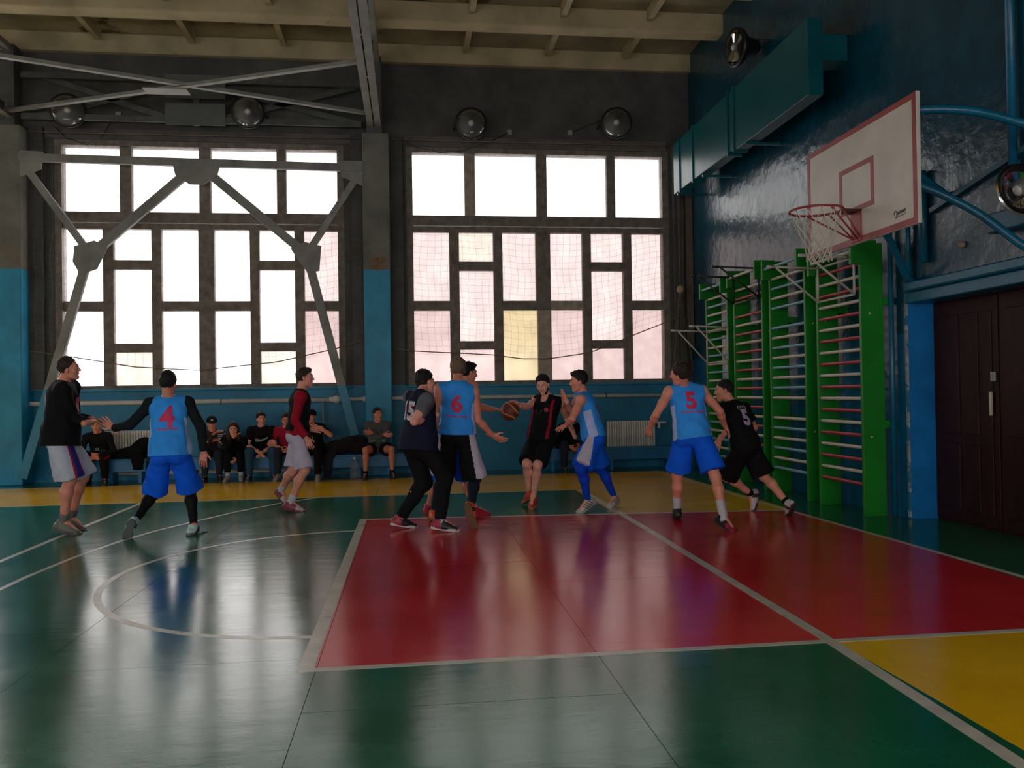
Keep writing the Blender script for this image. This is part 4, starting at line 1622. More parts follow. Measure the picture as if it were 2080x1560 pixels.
    hf2.clip(HP(0, -.05, -.082), -U)
    if hair.get('fringe'):
        hf2.ell(HP(.01, .045, .100), HA, E(.055, .040, .024), .03)
    if hair.get('bulk'):
        hf2.ell(HP(0, -.03, .060), HA, E(.083, .088, .068), .03)
    if hair.get('long'):
        for q in (-1, 1):
            hf2.cone(HP(q * .068, -.02, .03), HP(q * .085, .0, -.20), .030, .034, .03)
        hf2.cone(HP(0, -.07, 0), HP(0, -.06, -.20), .06, .055, .03)
    hf2.folds(hair.get('rough', .0045), 95, 1.3, .6)
    put('hair', hf2, hm, root)
    if beard:
        b = Field(j['hd'] - .16, j['hd'] + .16, .005)
        b.cone(HP(-.055, .022, -.055), HP(-.030, .050, -.098), .018, .019, .02)
        b.cone(HP(.055, .022, -.055), HP(.030, .050, -.098), .018, .019, .02)
        b.cone(HP(-.030, .050, -.098), HP(.030, .050, -.098), .021, .021, .02)
        b.cone(HP(-.02, .082, -.047), HP(.02, .082, -.047), .0085, .0085, .01)
        b.dent(HP(0, .115, -.062), HA, E(.034, .036, .022), .01)
        put('beard', b, hair_mat(*beard), root)
    if headgear:
        g = Field(j['hd'] - .2, j['hd'] + .24, .0062)
        g.ell(HP(0, -.012, .034), HA, E(.096, .117, .105), .02)
        g.clip(HP(0, .0, headgear.get('z', .022)), unit(-U + F * .12))
        if headgear.get('visor'):
            g.econe(HP(0, .085, .040), HP(0, .150, .028), Rt, (.072, .009), (.058, .008), .02)
        ho, _, _ = put(headgear['name'], g, cloth(headgear['mat'], headgear['c']), root)
        if headgear.get('badge'):
            MB().ball(HP(0, .100, .075), (.022, .006, .020), 10, 6, ax).build('badge', cloth('badge_white', (.5, .5, .5)), ho, True)
    # ---- upper garment
    obj_top = None

    def torso_cloth(f, of, hem, loose, neck=.93):
        f.econe(sp(hem), sp(.10), latH, ((.192 + loose) * s, (.146 + loose) * s), ((.152 + loose * .9) * s + of, (.118 + loose * .9) * s + of), .04)
        f.econe(sp(.10), sp(.45), latM, ((.152 + loose * .9) * s + of, (.106 + loose * .9) * s + of), ((.146 + loose * .5) * s + of, (.102 + loose * .5) * s + of), .04)
        f.econe(sp(.45), sp(.78), latS, ((.146 + loose * .5) * s + of, (.102 + loose * .5) * s + of), ((.160 + loose * .3) * s + of, (.110 + loose * .2) * s + of), .04)
        f.econe(sp(.78), sp(.90), latS, ((.158) * s + of, .108 * s + of), (.122 * s + of, .077 * s + of), .04)

    def sleeve(f, S, of, upto, fore=0.0):
        sg = 1 if S == 'L' else -1
        sh, el, wr = j['sh' + S], j['el' + S], j['wr' + S]
        f.ell(sh, (latS, fwdS, up), ((.058) * s + of, .058 * s + of, .062 * s + of), .03)
        if upto < 1:
            e = sh + (el - sh) * upto
            f.cone(sh, sh + (el - sh) * (upto + .15), .054 * s + of, .054 * s + of * 1.8, .03, cut=(e, el - sh))
        else:
            f.cone(sh, el, .050 * s + of, .039 * s + of, .03)
            if fore:
                e = el + (wr - el) * fore
                f.cone(el, wr, .040 * s + of, .029 * s + of, .02, cut=(e, wr - el))

    def yoke(f, of, frac):
        for S in 'LR':
            sh = j['sh' + S]
            f.cone(sp(.90), sp(.90) + (sh - sp(.90)) * frac, .064 * s + of, .054 * s + of, .04)
            f.cone(sp(.965), sp(.965) + (sh - sp(.965)) * frac, .050 * s + of, .044 * s + of, .04)

    if sleeves:
        f = Field(allp.min(0) - .16, allp.max(0) + .16, .0105)
        if sleeves.get('torso', True):
            torso_cloth(f, .004, .02, .0)
        yoke(f, .008, .97)
        for S in sleeves.get('sides', 'LR'):
            sleeve(f, S, .012, 1, sleeves.get('fore', .97))
        f.folds(.0022, 55, 2.0)
        put('undershirt', f, cloth(sleeves['mat'], sleeves['c']), root)
    if top:
        f = Field(allp.min(0) - .2, allp.max(0) + .2, .0098 if hres < .01 else .012)
        of, loose, hem = top.get('of', .014), top.get('loose', .016), top.get('hem', -.10)
        torso_cloth(f, of, hem - .12, loose)
        kind = top['kind']
        yoke(f, of, {'tank': .84, 'tee': .97, 'long': .97}[kind])
        if kind == 'tank':
            for S in 'LR':
                sg = 1 if S == 'L' else -1
                f.econe(j['sh' + S] - latS * sg * .028 - up * .05, sp(.55) + latS * sg * .115 * s, fwdS, (.062 * s + of, .03), (.075 * s, .04), .03)
        else:
            for S in 'LR':
                sleeve(f, S, .010 if kind == 'tee' else .011, .62 if kind == 'tee' else 1, .95 if kind == 'long' else 0)
        f.folds(top.get('amp', .0055), top.get('freq', 26), top.get('seed', 1.0))
        f.clip(sp(hem), unit(-up))
        if top.get('vneck'):
            f.dent(sp(.98) + fwdS * .085 * s, (latS, fwdS, up), (.048, .07, .085), .012)
        if top.get('hood'):
            f.econe(sp(.99) - fwdS * .055, sp(.93) - fwdS * .095, latS, (.10, .045), (.085, .05), .03)
        mats = [cloth(top['mat'], top['c'])]
        mi_fn = None
        if top.get('c2') is not None:
            mats.append(cloth(top['mat'] + '_side', top['c2']))
            mode = top.get('mode', 'side')

            def mi_fn(c):
                if mode == 'side':
                    q = c - j['pel']
                    q = q - np.outer(q @ up, up)
                    q = q / (np.linalg.norm(q, axis=1)[:, None] + 1e-9)
                    z = (c - j['pel']) @ up / np.linalg.norm(j['nk'] - j['pel'])
                    return ((np.abs(q @ latM) > top.get('cos', .93)) & (z < top.get('zmax', .62))).astype(np.int32)
                if mode == 'sleeve':
                    r = np.zeros(len(c), np.int32)
                    for S in 'LR':
                        sg = 1 if S == 'L' else -1
                        a_, b_ = j['sh' + S], j['el' + S]
                        ab = b_ - a_
                        tt = np.clip(((c - a_) @ ab) / (ab @ ab), 0, 1)
                        dd = np.linalg.norm(c - a_ - np.outer(tt, ab), axis=1)
                        r |= ((dd < .085 * s) & (((c - a_) @ latS * sg) > -.03)).astype(np.int32)
                    return r
                if mode == 'front_trim':
                    q = (c - sp(.6))
                    a = np.abs(q @ latS)
                    z = (c - j['pel']) @ up / np.linalg.norm(j['nk'] - j['pel'])
                    fr = (q @ fwdS) > -.02
                    return (fr & (a > .115 * s) & (a < .142 * s) & (z < .95)).astype(np.int32)
                if mode == 'stripes':
                    w = np.sin(((c - j['pel']) @ up) * 170)
                    return ((w > .1) & (np.abs((c - sm) @ latS) > .09)).astype(np.int32)
                return np.zeros(len(c), np.int32)
        obj_top, tv, tq = put(top.get('name', 'jersey'), f, mats, root, mi_fn)
        prints = top.get('prints', [])
        if prints:
            bvh = BVHTree.FromPolygons([tuple(p) for p in tv], [tuple(p) for p in tq.tolist()])
            for pr_ in prints:
                out = -fwdS if pr_['side'] == 'back' else fwdS
                right = (-latS if pr_['side'] == 'back' else latS)
                C = sp(pr_['h']) + right * pr_.get('x', 0)
                m = mat(pr_['mat'], pr_['c'], .6, .08, 20)
                decal(pr_.get('name', 'print'), pr_['shape'], bvh, C, right, up, out, m, obj_top, pr_.get('sx', 1.0))
    # ---- lower garment
    if bottom:
        f = Field(np.array([j[k] for k in ('pel', 'knL', 'knR', 'anL', 'anR')]).min(0) - .2, np.array([j[k] for k in ('pel', 'knL', 'knR')]).max(0) + .25, .0102 if hres < .01 else .0125)
        lo = bottom.get('loose', .02)
        f.econe(sp(bottom.get('waist', .08)), sp(-.02), latH, (.150 * s + .008, .104 * s + .008), ((.160 + lo * .6) * s, (.118 + lo * .5) * s), .03)
        hem = bottom['hem']
        for S in 'LR':
            hp, kn, an = j['hp' + S], j['kn' + S], j['an' + S]
            f.ell(hp - fwd * .035 * s - up * .03, (latH, fwd, up), ((.076 + lo * .4) * s, (.080 + lo * .4) * s, .09 * s), .05)
            if hem <= 1.0:
                e = hp + (kn - hp) * hem
                f.cone(hp, hp + (kn - hp) * (hem + .12), .082 * s + lo * .5, .080 * s + lo * 1.9, .018, cut=(e, kn - hp))
            elif bottom.get('kneelong'):
                e = kn + (an - kn) * (hem - 1)
                f.cone(hp, kn, .094 * s + lo * .6, .078 * s + lo * 1.2, .04)
                f.cone(kn, an, .078 * s + lo * 1.2, .070 * s + lo * 1.5, .03, cut=(e, an - kn))
            else:
                e = kn + (an - kn) * (hem - 1)
                f.cone(hp, kn, .094 * s + lo * .6, .068 * s + lo * .8, .05)
                f.ell(kn + fwd * .008, (latH, fwd, up), (.078 * s, .084 * s, .09 * s), .03)
                f.cone(kn, an, .069 * s + lo * .8, .046 * s + lo * .6, .03, cut=(e, an - kn))
        f.folds(bottom.get('amp', .006), bottom.get('freq', 24), bottom.get('seed', 2.0), .25)
        mats = [cloth(bottom['mat'], bottom['c'])]
        mi_fn = None
        if bottom.get('c2') is not None:
            mats.append(cloth(bottom['mat'] + '_stripe', bottom['c2']))
            if bottom.get('c3') is not None:
                mats.append(cloth(bottom['mat'] + '_edge', bottom['c3']))
            off = math.radians(bottom.get('turn', 0))

            def mi_fn(c):
                r = np.zeros(len(c), np.int32)
                side = ((c - j['pel']) @ latH) > 0
                for S, msk in (('L', side), ('R', ~side)):
                    sg = 1 if S == 'L' else -1
                    a, b = j['hp' + S] + up * .12, j['kn' + S]
                    ab = b - a
                    t_ = np.clip(((c - a) @ ab) / (ab @ ab), 0, 1.3)
                    q = c - a - np.outer(t_, ab)
                    q = q / (np.linalg.norm(q, axis=1)[:, None] + 1e-9)
                    outv = unit(latH * sg * math.cos(off) + fwd * math.sin(off))
                    dt = q @ outv
                    r[msk & (dt > bottom.get('cos', .80))] = 1
                    if len(mats) > 2:
                        r[msk & (dt > .965)] = 2
                return r
        bo, _, _ = put(bottom.get('name', 'shorts'), f, mats, root, mi_fn)
    # ---- tights / socks
    for S in 'LR':
        kn, an, hp = j['kn' + S], j['an' + S], j['hp' + S]
        if tights and S in tights.get('sides', 'LR'):
            f = Field(np.minimum(np.minimum(hp, kn), an) - .12, np.maximum(np.maximum(hp, kn), an) + .12, .009)
            a0 = tights.get('from', .55)
            shn = an - kn
            kd = unit(np.cross(latH, unit(shn)))
            kd = kd if kd @ fwd > 0 else -kd
            f.cone(hp + (kn - hp) * a0, kn, .076 * s, .060 * s, .02)
            f.ell(kn + kd * .012, (latH, kd, unit(shn)), (.052 * s, .054 * s, .064 * s), .02)
            f.cone(kn, kn + shn * .32 - kd * .014, .056 * s, .060 * s, .03)
            f.cone(kn + shn * .32 - kd * .014, kn + shn * .72, .060 * s, .043 * s, .03)
            f.cone(kn + shn * .70, kn + shn * tights.get('to', .97), .043 * s, .038 * s, .02)
            put('tights', f, cloth(tights['mat'], tights['c'], .55), root)
        if socks:
            f = Field(np.minimum(kn, an) - .1, np.maximum(kn, an) + .1, .007)
            d = unit(kn - an)
            f.cone(an - d * .03, an + d * socks.get('h', .10), .044 * s, .046 * s, .02, cut=(an + d * (socks.get('h', .10)), d))
            f.folds(.002, 70, 3)
            put('sock', f, cloth(socks['mat'], socks['c']), root)
        # ---- shoe
        to = j['to' + S]
        v = unit(to - an)
        upg = unit(kn - an) if abs(v[2]) > .75 else V3([0, 0, 1])
        sd = unit(np.cross(v, upg))
        ang = math.radians(21.5)
        fu = unit(np.cross(sd, v))
        Ff = unit(v * math.cos(ang) + fu * math.sin(ang))
        Uf = unit(np.cross(sd, Ff))
        q = lambda a, b, c: an + (Ff * a + sd * b + Uf * c) * s
        f = Field(an - .27, an + .27, .0066)
        f.econe(q(-.05, 0, -.052), q(.06, 0, -.052), sd, (.037 * s, .045 * s), (.042 * s, .042 * s), .02)
        f.econe(q(.05, 0, -.055), q(.165, .004, -.066), sd, (.043 * s, .040 * s), (.040 * s, .027 * s), .03)
        f.cone(q(-.012, 0, .012 + shoes.get('high', 0)), q(.0, 0, -.05), .047 * s, .046 * s, .03, cut=(q(-.012, 0, .016 + shoes.get('high', 0)), Uf))
        f.cone(q(.025, 0, -.008), q(.11, 0, -.045), .030 * s, .026 * s, .02)
        f.clip(q(0, 0, -.078), -Uf)
        mats = [mat('shoe_' + shoes['mat'], shoes['c'], .5, .1, 20)]
        mi_fn = None
        if shoes.get('c2') is not None:
            mats.append(mat('shoe_' + shoes['mat'] + '_b', shoes['c2'], .5, .1, 20))

            def mi_fn(c, q0=q(0, 0, 0)):
                a = (c - q0) @ Ff / s
                h = (c - q0) @ Uf / s
                m = shoes.get('mode', 'heel')
                if m == 'heel':
                    return (a < .015).astype(np.int32)
                if m == 'toe':
                    return (a > .09).astype(np.int32)
                if m == 'side':
                    return ((np.abs(a - .03 - h * .6) < .025)).astype(np.int32)
                if m == 'stripes':
                    return ((np.sin((a - h * .7) * 190) > .2) & (a > -.02) & (a < .10)).astype(np.int32)
        so, _, _ = put('shoe', f, mats, root, mi_fn)
        outl = [(-.092, 0), (-.085, .024), (-.06, .036), (-.01, .035), (.05, .038), (.11, .047), (.16, .044), (.195, .026), (.206, 0), (.195, -.026), (.16, -.042), (.11, -.044), (.05, -.037), (-.01, -.035), (-.06, -.036), (-.085, -.024)]
        n = len(outl)
        vs = [tuple(q(a, b, -.090)) for a, b in outl] + [tuple(q(a * 1.01, b * 1.04, -.066 + (.006 if a > .15 else 0))) for a, b in outl]
        fs = [tuple(range(n)), tuple(range(2 * n - 1, n - 1, -1))] + [(i, (i + 1) % n, n + (i + 1) % n, n + i) for i in range(n)]
        MB().add(vs, fs).build('sole', mat('sole_' + shoes['mat'], shoes['sole'], .55, .1, 20), so)
        if shoes.get('laces', True):
            lm = MB()
            for k in range(3):
                a = .035 + .028 * k
                z = -.004 - .018 * k
                lm.tube([q(a, -.022, z - .012), q(a + .004, 0, z + .010 - .004 * k), q(a, .022, z - .012)], .0032, 5)
            lm.build('laces', mat('laces_' + shoes['mat'], shoes.get('lace', (.4, .4, .4)), .8), so)
    if extra:
        extra(root, j, dict(up=up, fwd=fwdS, lat=latS, sp=sp))
    return root

# posed skeletons (metres, room coordinates)
POSE = {
    'p1': dict(pel=(-8.962, 2.483, 1.048), nk=(-8.954, 2.521, 1.631), hd=(-8.855, 2.435, 1.798), shL=(-8.943, 2.735, 1.601), shR=(-8.877, 2.332, 1.562), elL=(-8.941, 2.798, 1.272), elR=(-8.823, 2.464, 1.259), wrL=(-8.712, 2.612, 1.238), wrR=(-8.605, 2.265, 1.215), haL=(-8.787, 2.7, 1.232), haR=(-8.576, 2.375, 1.232), hpL=(-8.981, 2.592, 1.067), hpR=(-8.96, 2.38, 1.093), knL=(-8.839, 2.735, 0.604), knR=(-8.862, 2.452, 0.603), anL=(-8.997, 2.812, 0.139), anR=(-8.973, 2.55, 0.129), toL=(-8.87, 2.762, 0.032), toR=(-8.833, 2.505, 0.036), s=1.15, face=5),
    'p2': dict(pel=(-7.772, 2.263, 0.915), nk=(-7.786, 2.285, 1.443), hd=(-7.772, 2.228, 1.621), shL=(-7.972, 2.281, 1.396), shR=(-7.602, 2.328, 1.404), elL=(-8.186, 2.289, 1.182), elR=(-7.462, 2.314, 1.142), wrL=(-8.404, 2.44, 1.142), wrR=(-7.441, 2.338, 0.874), haL=(-8.484, 2.455, 1.206), haR=(-7.451, 2.335, 0.769), hpL=(-7.865, 2.268, 0.85), hpR=(-7.674, 2.263, 0.863), knL=(-7.98, 2.435, 0.436), knR=(-7.613, 2.44, 0.456), anL=(-8.099, 2.121, 0.169), anR=(-7.521, 2.214, 0.088), toL=(-8.168, 2.141, 0.025), toR=(-7.465, 2.337, 0.018), s=1.029, face=95),
    'p3': dict(pel=(-6.648, 3.838, 0.988), nk=(-6.602, 3.86, 1.514), hd=(-6.545, 3.859, 1.7), shL=(-6.599, 4.049, 1.463), shR=(-6.582, 3.676, 1.449), elL=(-6.666, 4.109, 1.173), elR=(-6.656, 3.683, 1.154), wrL=(-6.511, 3.943, 1.027), wrR=(-6.513, 3.646, 0.927), haL=(-6.41, 3.97, 1.024), haR=(-6.469, 3.649, 0.831), hpL=(-6.648, 3.937, 0.968), hpR=(-6.646, 3.74, 0.964), knL=(-6.713, 3.875, 0.517), knR=(-6.553, 3.727, 0.513), anL=(-6.911, 4.153, 0.228), anR=(-6.737, 3.771, 0.108), toL=(-6.843, 4.088, 0.103), toR=(-6.605, 3.739, 0.025), s=1.044, face=0),
    'p4': dict(pel=(-5.128, 1.881, 0.927), nk=(-5.086, 1.946, 1.456), hd=(-5.041, 2.077, 1.594), shL=(-5.207, 2.1, 1.423), shR=(-5.034, 1.766, 1.394), elL=(-5.036, 2.189, 1.182), elR=(-5.168, 1.596, 1.179), wrL=(-4.969, 1.93, 1.241), wrR=(-5.031, 1.834, 1.202), haL=(-5.048, 2, 1.246), haR=(-4.96, 1.909, 1.225), hpL=(-5.196, 1.959, 0.938), hpR=(-5.087, 1.797, 0.973), knL=(-5.077, 2.066, 0.502), knR=(-4.855, 1.868, 0.577), anL=(-5.332, 2.111, 0.122), anR=(-4.906, 1.826, 0.117), toL=(-5.208, 2.148, 0.035), toR=(-4.768, 1.809, 0.038), s=1.059, face=35),
    'p5': dict(pel=(-4.682, 2.406, 1.02), nk=(-4.676, 2.361, 1.568), hd=(-4.662, 2.47, 1.736), shL=(-4.876, 2.387, 1.512), shR=(-4.495, 2.345, 1.471), elL=(-4.94, 2.211, 1.257), elR=(-4.445, 2.394, 1.156), wrL=(-4.932, 2.411, 1.059), wrR=(-4.271, 2.527, 0.975), haL=(-4.946, 2.344, 0.975), haR=(-4.177, 2.554, 0.922), hpL=(-4.78, 2.44, 0.984), hpR=(-4.588, 2.386, 0.969), knL=(-4.851, 2.607, 0.537), knR=(-4.493, 2.384, 0.489), anL=(-4.968, 2.466, 0.113), anR=(-4.571, 2.013, 0.219), toL=(-4.982, 2.597, 0.018), toR=(-4.543, 1.999, 0.04), s=1.09, face=80),
    'p6': dict(pel=(-4.68, 2.894, 0.939), nk=(-4.563, 2.909, 1.513), hd=(-4.506, 2.938, 1.711), shL=(-4.716, 3.047, 1.482), shR=(-4.482, 2.721, 1.541), elL=(-4.734, 2.92, 1.184), elR=(-4.396, 2.917, 1.298), wrL=(-4.774, 3.023, 0.914), wrR=(-4.207, 3.135, 1.264), haL=(-4.875, 3.063, 0.943), haR=(-4.126, 3.213, 1.261), hpL=(-4.787, 2.913, 0.888), hpR=(-4.59, 2.859, 0.873), knL=(-4.899, 2.918, 0.4), knR=(-4.554, 3.08, 0.427), anL=(-5.001, 3.263, 0.089), anR=(-4.48, 2.733, 0.108), toL=(-4.922, 3.396, 0.028), toR=(-4.343, 2.812, 0.043), s=1.123, face=40),
    'p7': dict(pel=(-3.536, 3.562, 0.893), nk=(-3.444, 3.6, 1.395), hd=(-3.508, 3.53, 1.563), shL=(-3.274, 3.541, 1.327), shR=(-3.559, 3.751, 1.361), elL=(-3.164, 3.713, 1.116), elR=(-3.723, 3.528, 1.275), wrL=(-3.113, 3.544, 0.922), wrR=(-3.866, 3.316, 1.315), haL=(-3.141, 3.58, 1.013), haR=(-3.934, 3.258, 1.353), hpL=(-3.455, 3.518, 0.85), hpR=(-3.622, 3.599, 0.851), knL=(-3.639, 3.238, 0.555), knR=(-3.767, 3.287, 0.569), anL=(-3.679, 3.369, 0.134), anR=(-3.715, 3.493, 0.183), toL=(-3.719, 3.25, 0.049), toR=(-3.757, 3.589, 0.071), s=1.014, face=-105),
    'p8': dict(pel=(-2.989, 2.91, 0.922), nk=(-3.11, 2.941, 1.422), hd=(-3.171, 2.9, 1.593), shL=(-3.17, 2.775, 1.362), shR=(-3.112, 3.12, 1.472), elL=(-3.305, 2.628, 1.147), elR=(-3.196, 3.176, 1.199), wrL=(-3.338, 2.871, 1.056), wrR=(-3.307, 3.005, 1.365), haL=(-3.411, 2.803, 1.037), haR=(-3.316, 3.083, 1.427), hpL=(-3.008, 2.819, 0.893), hpR=(-2.978, 3.006, 0.915), knL=(-3.214, 2.64, 0.54), knR=(-2.867, 3.132, 0.501), anL=(-3.099, 2.793, 0.154), anR=(-2.662, 3.226, 0.125), toL=(-3.203, 2.778, 0.033), toR=(-2.737, 3.127, 0.039), s=1.013, face=172),
    'p9': dict(pel=(-2.164, 1.721, 0.985), nk=(-2.22, 1.78, 1.502), hd=(-2.306, 1.669, 1.635), shL=(-2.404, 1.748, 1.443), shR=(-2.028, 1.753, 1.447), elL=(-2.574, 1.684, 1.202), elR=(-1.822, 1.772, 1.222), wrL=(-2.58, 1.907, 1.05), wrR=(-1.701, 1.95, 1.058), haL=(-2.583, 1.977, 0.974), haR=(-1.637, 1.98, 0.98), hpL=(-2.263, 1.727, 0.959), hpR=(-2.066, 1.713, 0.958), knL=(-2.284, 1.881, 0.521), knR=(-1.969, 1.564, 0.53), anL=(-2.239, 2.051, 0.112), anR=(-1.965, 1.362, 0.126), toL=(-2.217, 2.157, 0.004), toR=(-1.919, 1.25, 0.023), s=1.045, face=100),
    'p10': dict(pel=(-1.32, 2.283, 0.812), nk=(-1.471, 2.312, 1.29), hd=(-1.545, 2.356, 1.452), shL=(-1.608, 2.193, 1.234), shR=(-1.296, 2.36, 1.229), elL=(-1.45, 2.35, 1.053), elR=(-1.139, 2.444, 1.005), wrL=(-1.628, 2.304, 0.874), wrR=(-1.13, 2.647, 0.846), haL=(-1.676, 2.268, 0.794), haR=(-1.069, 2.65, 0.768), hpL=(-1.384, 2.23, 0.763), hpR=(-1.268, 2.36, 0.832), knL=(-1.479, 2.494, 0.427), knR=(-1.105, 2.274, 0.436), anL=(-1.133, 2.57, 0.194), anR=(-0.954, 1.99, 0.157), toL=(-1.143, 2.522, 0.047), toR=(-0.925, 2.056, 0.027), s=0.993, face=140),
}

BLUE_J, BLUE_S = (0.045, 0.33, 0.95), (0.008, 0.12, 0.80)
BLK, NAVY, WHT = (0.010, 0.010, 0.012), (0.012, 0.014, 0.035), (0.66, 0.64, 0.70)
NRED = (0.62, 0.02, 0.10)
_team = dict(mat='blue_jersey', c=BLUE_J, c2=(0.45, 0.55, 0.88))


def num(txt, size, c, h, side='back', bold=.012, sx=1.0, x=0.0, m='red_number'):
    return dict(side=side, shape=text_mesh(txt, size, bold), h=h, c=c, mat=m, name='number', sx=sx, x=x)


def under(seed, w=.21, h=.50, c=NRED, side='back', m='red_number', hh=.026):
    return dict(side=side, shape=script_line(w, hh, 13, seed), h=h, c=c, mat=m, name='team_lettering')


H_BLK = dict(n='black', c=(.012, .010, .009))
H_DBR = dict(n='dark_brown', c=(.030, .018, .012))
H_BRN = dict(n='brown', c=(.085, .048, .028))
H_LBR = dict(n='light_brown', c=(.16, .10, .06))
DOWN = (0, 0, -1)
PL = 'players on the court'

# 1: tall player at the left edge
person('player in black long sleeves and white shorts at the left edge, facing right', POSE['p1'], (8, 2), 1,
       dict(kind='long', mat='black_shirt', c=BLK, hem=-.15, loose=.038, seed=1.2, c2=(.20, .012, .03), mode='none',
            prints=[dict(side='back', shape=grid_shape(.21, .25), h=.62, c=(.45, .02, .055), mat='crimson_number_patch', name='number_patch'),
                    dict(side='front', shape=grid_shape(.12, .16), h=.62, c=(.45, .02, .055), mat='crimson_number_patch', name='chest_patch')]),
       dict(mat='white_shorts', c=(.52, .52, .62), hem=.98, loose=.035, c2=(.35, .02, .05), c3=(.02, .03, .22), turn=62, cos=.90, seed=1.0, waist=.02),
       dict(mat='grey', c=(.16, .15, .13), sole=(.10, .09, .08), lace=(.2, .2, .18)), dict(H_DBR, t=.009, line=.048),
       socks=dict(mat='grey_sock', c=(.17, .16, .15), h=.10), hands={'R': dict(n=(0, .3, -1), curl=.35), 'L': dict(n=(0, -.3, -1), curl=.35)}, group=PL)

# 2: number 4
person('player with red number 4 on a blue jersey, black sleeves, seen from behind', POSE['p2'], (80, -4), 1,
       dict(kind='tank', hem=-.13, seed=2.0, loose=.040, amp=.007, **_team, prints=[num('4', .30, NRED, .62, sx=.95), under(1, .19, .40)]),
       dict(mat='blue_shorts', c=BLUE_S, hem=.99, loose=.032, seed=2.4, amp=.008),
       dict(mat='mint', c=(.50, .68, .66), sole=(.12, .13, .13), c2=(.05, .06, .06), mode='side', lace=(.5, .6, .6)), dict(H_BLK, t=.015),
       sleeves=dict(mat='black_sleeve', c=(.012, .016, .018), fore=.98, torso=False), tights=dict(mat='black_tights', c=BLK),
       hands={'L': dict(n=(0.2, -1, .2), curl=.12, spread=1.2), 'R': dict(n=(0, 1, .2), curl=.3)}, group=PL)

# 3: red sleeves
person('player in a black vest over red sleeves and white shorts, running right', POSE['p3'], (-4, 0), 0,
       dict(kind='tank', mat='black_vest', c=BLK, c2=(.32, .015, .03), mode='side', cos=.985, zmax=.9, hem=-.06, seed=3.1, loose=.006),
       dict(mat='lilac_white_shorts', c=(.56, .50, .62), hem=.92, loose=.020, seed=3.3, waist=.10),
       dict(mat='maroon_white', c=(.22, .045, .06), c2=(.50, .42, .42), mode='toe', sole=(.13, .03, .035)), dict(H_DBR, t=.012, fringe=True),
       socks=dict(mat='white_sock', c=(.55, .52, .56), h=.11), sleeves=dict(mat='red_sleeve', c=(.36, .012, .028), fore=.93),
       hands={'R': dict(n=(0, .8, -.3), curl=.55)}, group=PL)

# 4: number 15
person('player with number 15 on a navy shirt, grey sleeves and long black trousers', POSE['p4'], (28, -6), 2,
       dict(kind='tee', mat='navy_shirt', c=NAVY, c2=(.115, .115, .13), mode='sleeve', hem=-.14, seed=4.2, loose=.054,
            prints=[num('15', .27, (.55, .50, .58), .63, m='white_number', sx=.9), num('15', .20, (.40, .03, .07), .63, bold=.002, sx=1.1)]),
       dict(mat='black_trousers', c=(.009, .009, .010), hem=1.97, loose=.020, name='trousers', seed=4.0),
       dict(mat='black_red', c=(.014, .013, .013), c2=(.33, .02, .045), mode='heel', sole=(.55, .50, .50), lace=(.03, .03, .03)), dict(H_BLK, t=.020, bulk=True),
       socks=dict(mat='white_sock', c=(.55, .52, .56), h=.07), hands={'R': dict(n=(.3, .8, -.5), curl=.5)}, group=PL)

# 5: number 6
person('player with red number 6 on a blue jersey and black shorts with white side', POSE['p5'], (88, -5), 1,
       dict(kind='tank', hem=-.02, seed=5.0, loose=.022, amp=.007, **_team, prints=[num('6', .25, NRED, .60, sx=1.0), under(2, .23, .36)]),
       dict(mat='black_shorts', c=(.010, .010, .012), c2=(.55, .50, .62), cos=.80, turn=-35, hem=.99, loose=.034, seed=5.2, amp=.007),
       dict(mat='orange', c=(.85, .13, .04), c2=(.03, .03, .02), mode='side', sole=(.17, .09, .05), lace=(.5, .4, .05)), dict(H_LBR, t=.020, bulk=True),
       tights=dict(mat='navy_tights', c=(.016, .020, .034)), hands={'L': dict(n=(.9, .4, 0), curl=.35), 'R': dict(n=(.2, .7, .6), curl=.10, spread=1.1)}, group=PL)

# 6: reaching defender behind number 6
person('player half hidden behind number 6, reaching for the ball, red shoes', POSE['p6'], (18, -8), 1,
       dict(kind='tank', hem=-.10, seed=6.0, **_team),
       dict(mat='blue_shorts', c=BLUE_S, c2=(.55, .50, .62), cos=.85, hem=.95, loose=.03, seed=6.2),
       dict(mat='crimson', c=(.45, .02, .04), sole=(.40, .02, .035), lace=(.3, .02, .03)), dict(H_BLK, t=.014, fringe=True),
       hands={'R': dict(n=(.2, .3, -1), curl=.25, spread=.9)}, group=PL)

# 7: dribbler
person('bearded player in a black and red jersey dribbling the ball, facing the viewer', POSE['p7'], (-118, -22), 2,
       dict(kind='tank', mat='black_jersey', c=BLK, c2=(.36, .014, .03), mode='front_trim', hem=-.12, vneck=True, seed=7.1, loose=.012,
            prints=[dict(side='front', shape=([(.028 * math.cos(k * .52), .03 * math.sin(k * .52)) for k in range(12)], [tuple(range(12))]), h=.66, x=.075, c=(.35, .02, .05), mat='red_crest', name='crest'),
                    dict(side='front', shape=script_line(.07, .05, 2, 5), h=.60, x=-.03, c=(.05, .012, .016), mat='faint_number', name='faint_number')]),
       dict(mat='black_shorts', c=(.010, .010, .012), hem=.93, loose=.021, seed=7.4),
       dict(mat='red', c=(.55, .035, .02), sole=(.45, .16, .08), lace=(.6, .3, .2)), dict(H_BLK, t=.016, line=.046, fringe=True),
       beard=('black', (.012, .010, .009)), hands={'R': dict(n=(.15, -.2, -1), curl=.30, spread=1.0), 'L': dict(n=(0, 0, -1), curl=.4)}, group=PL)

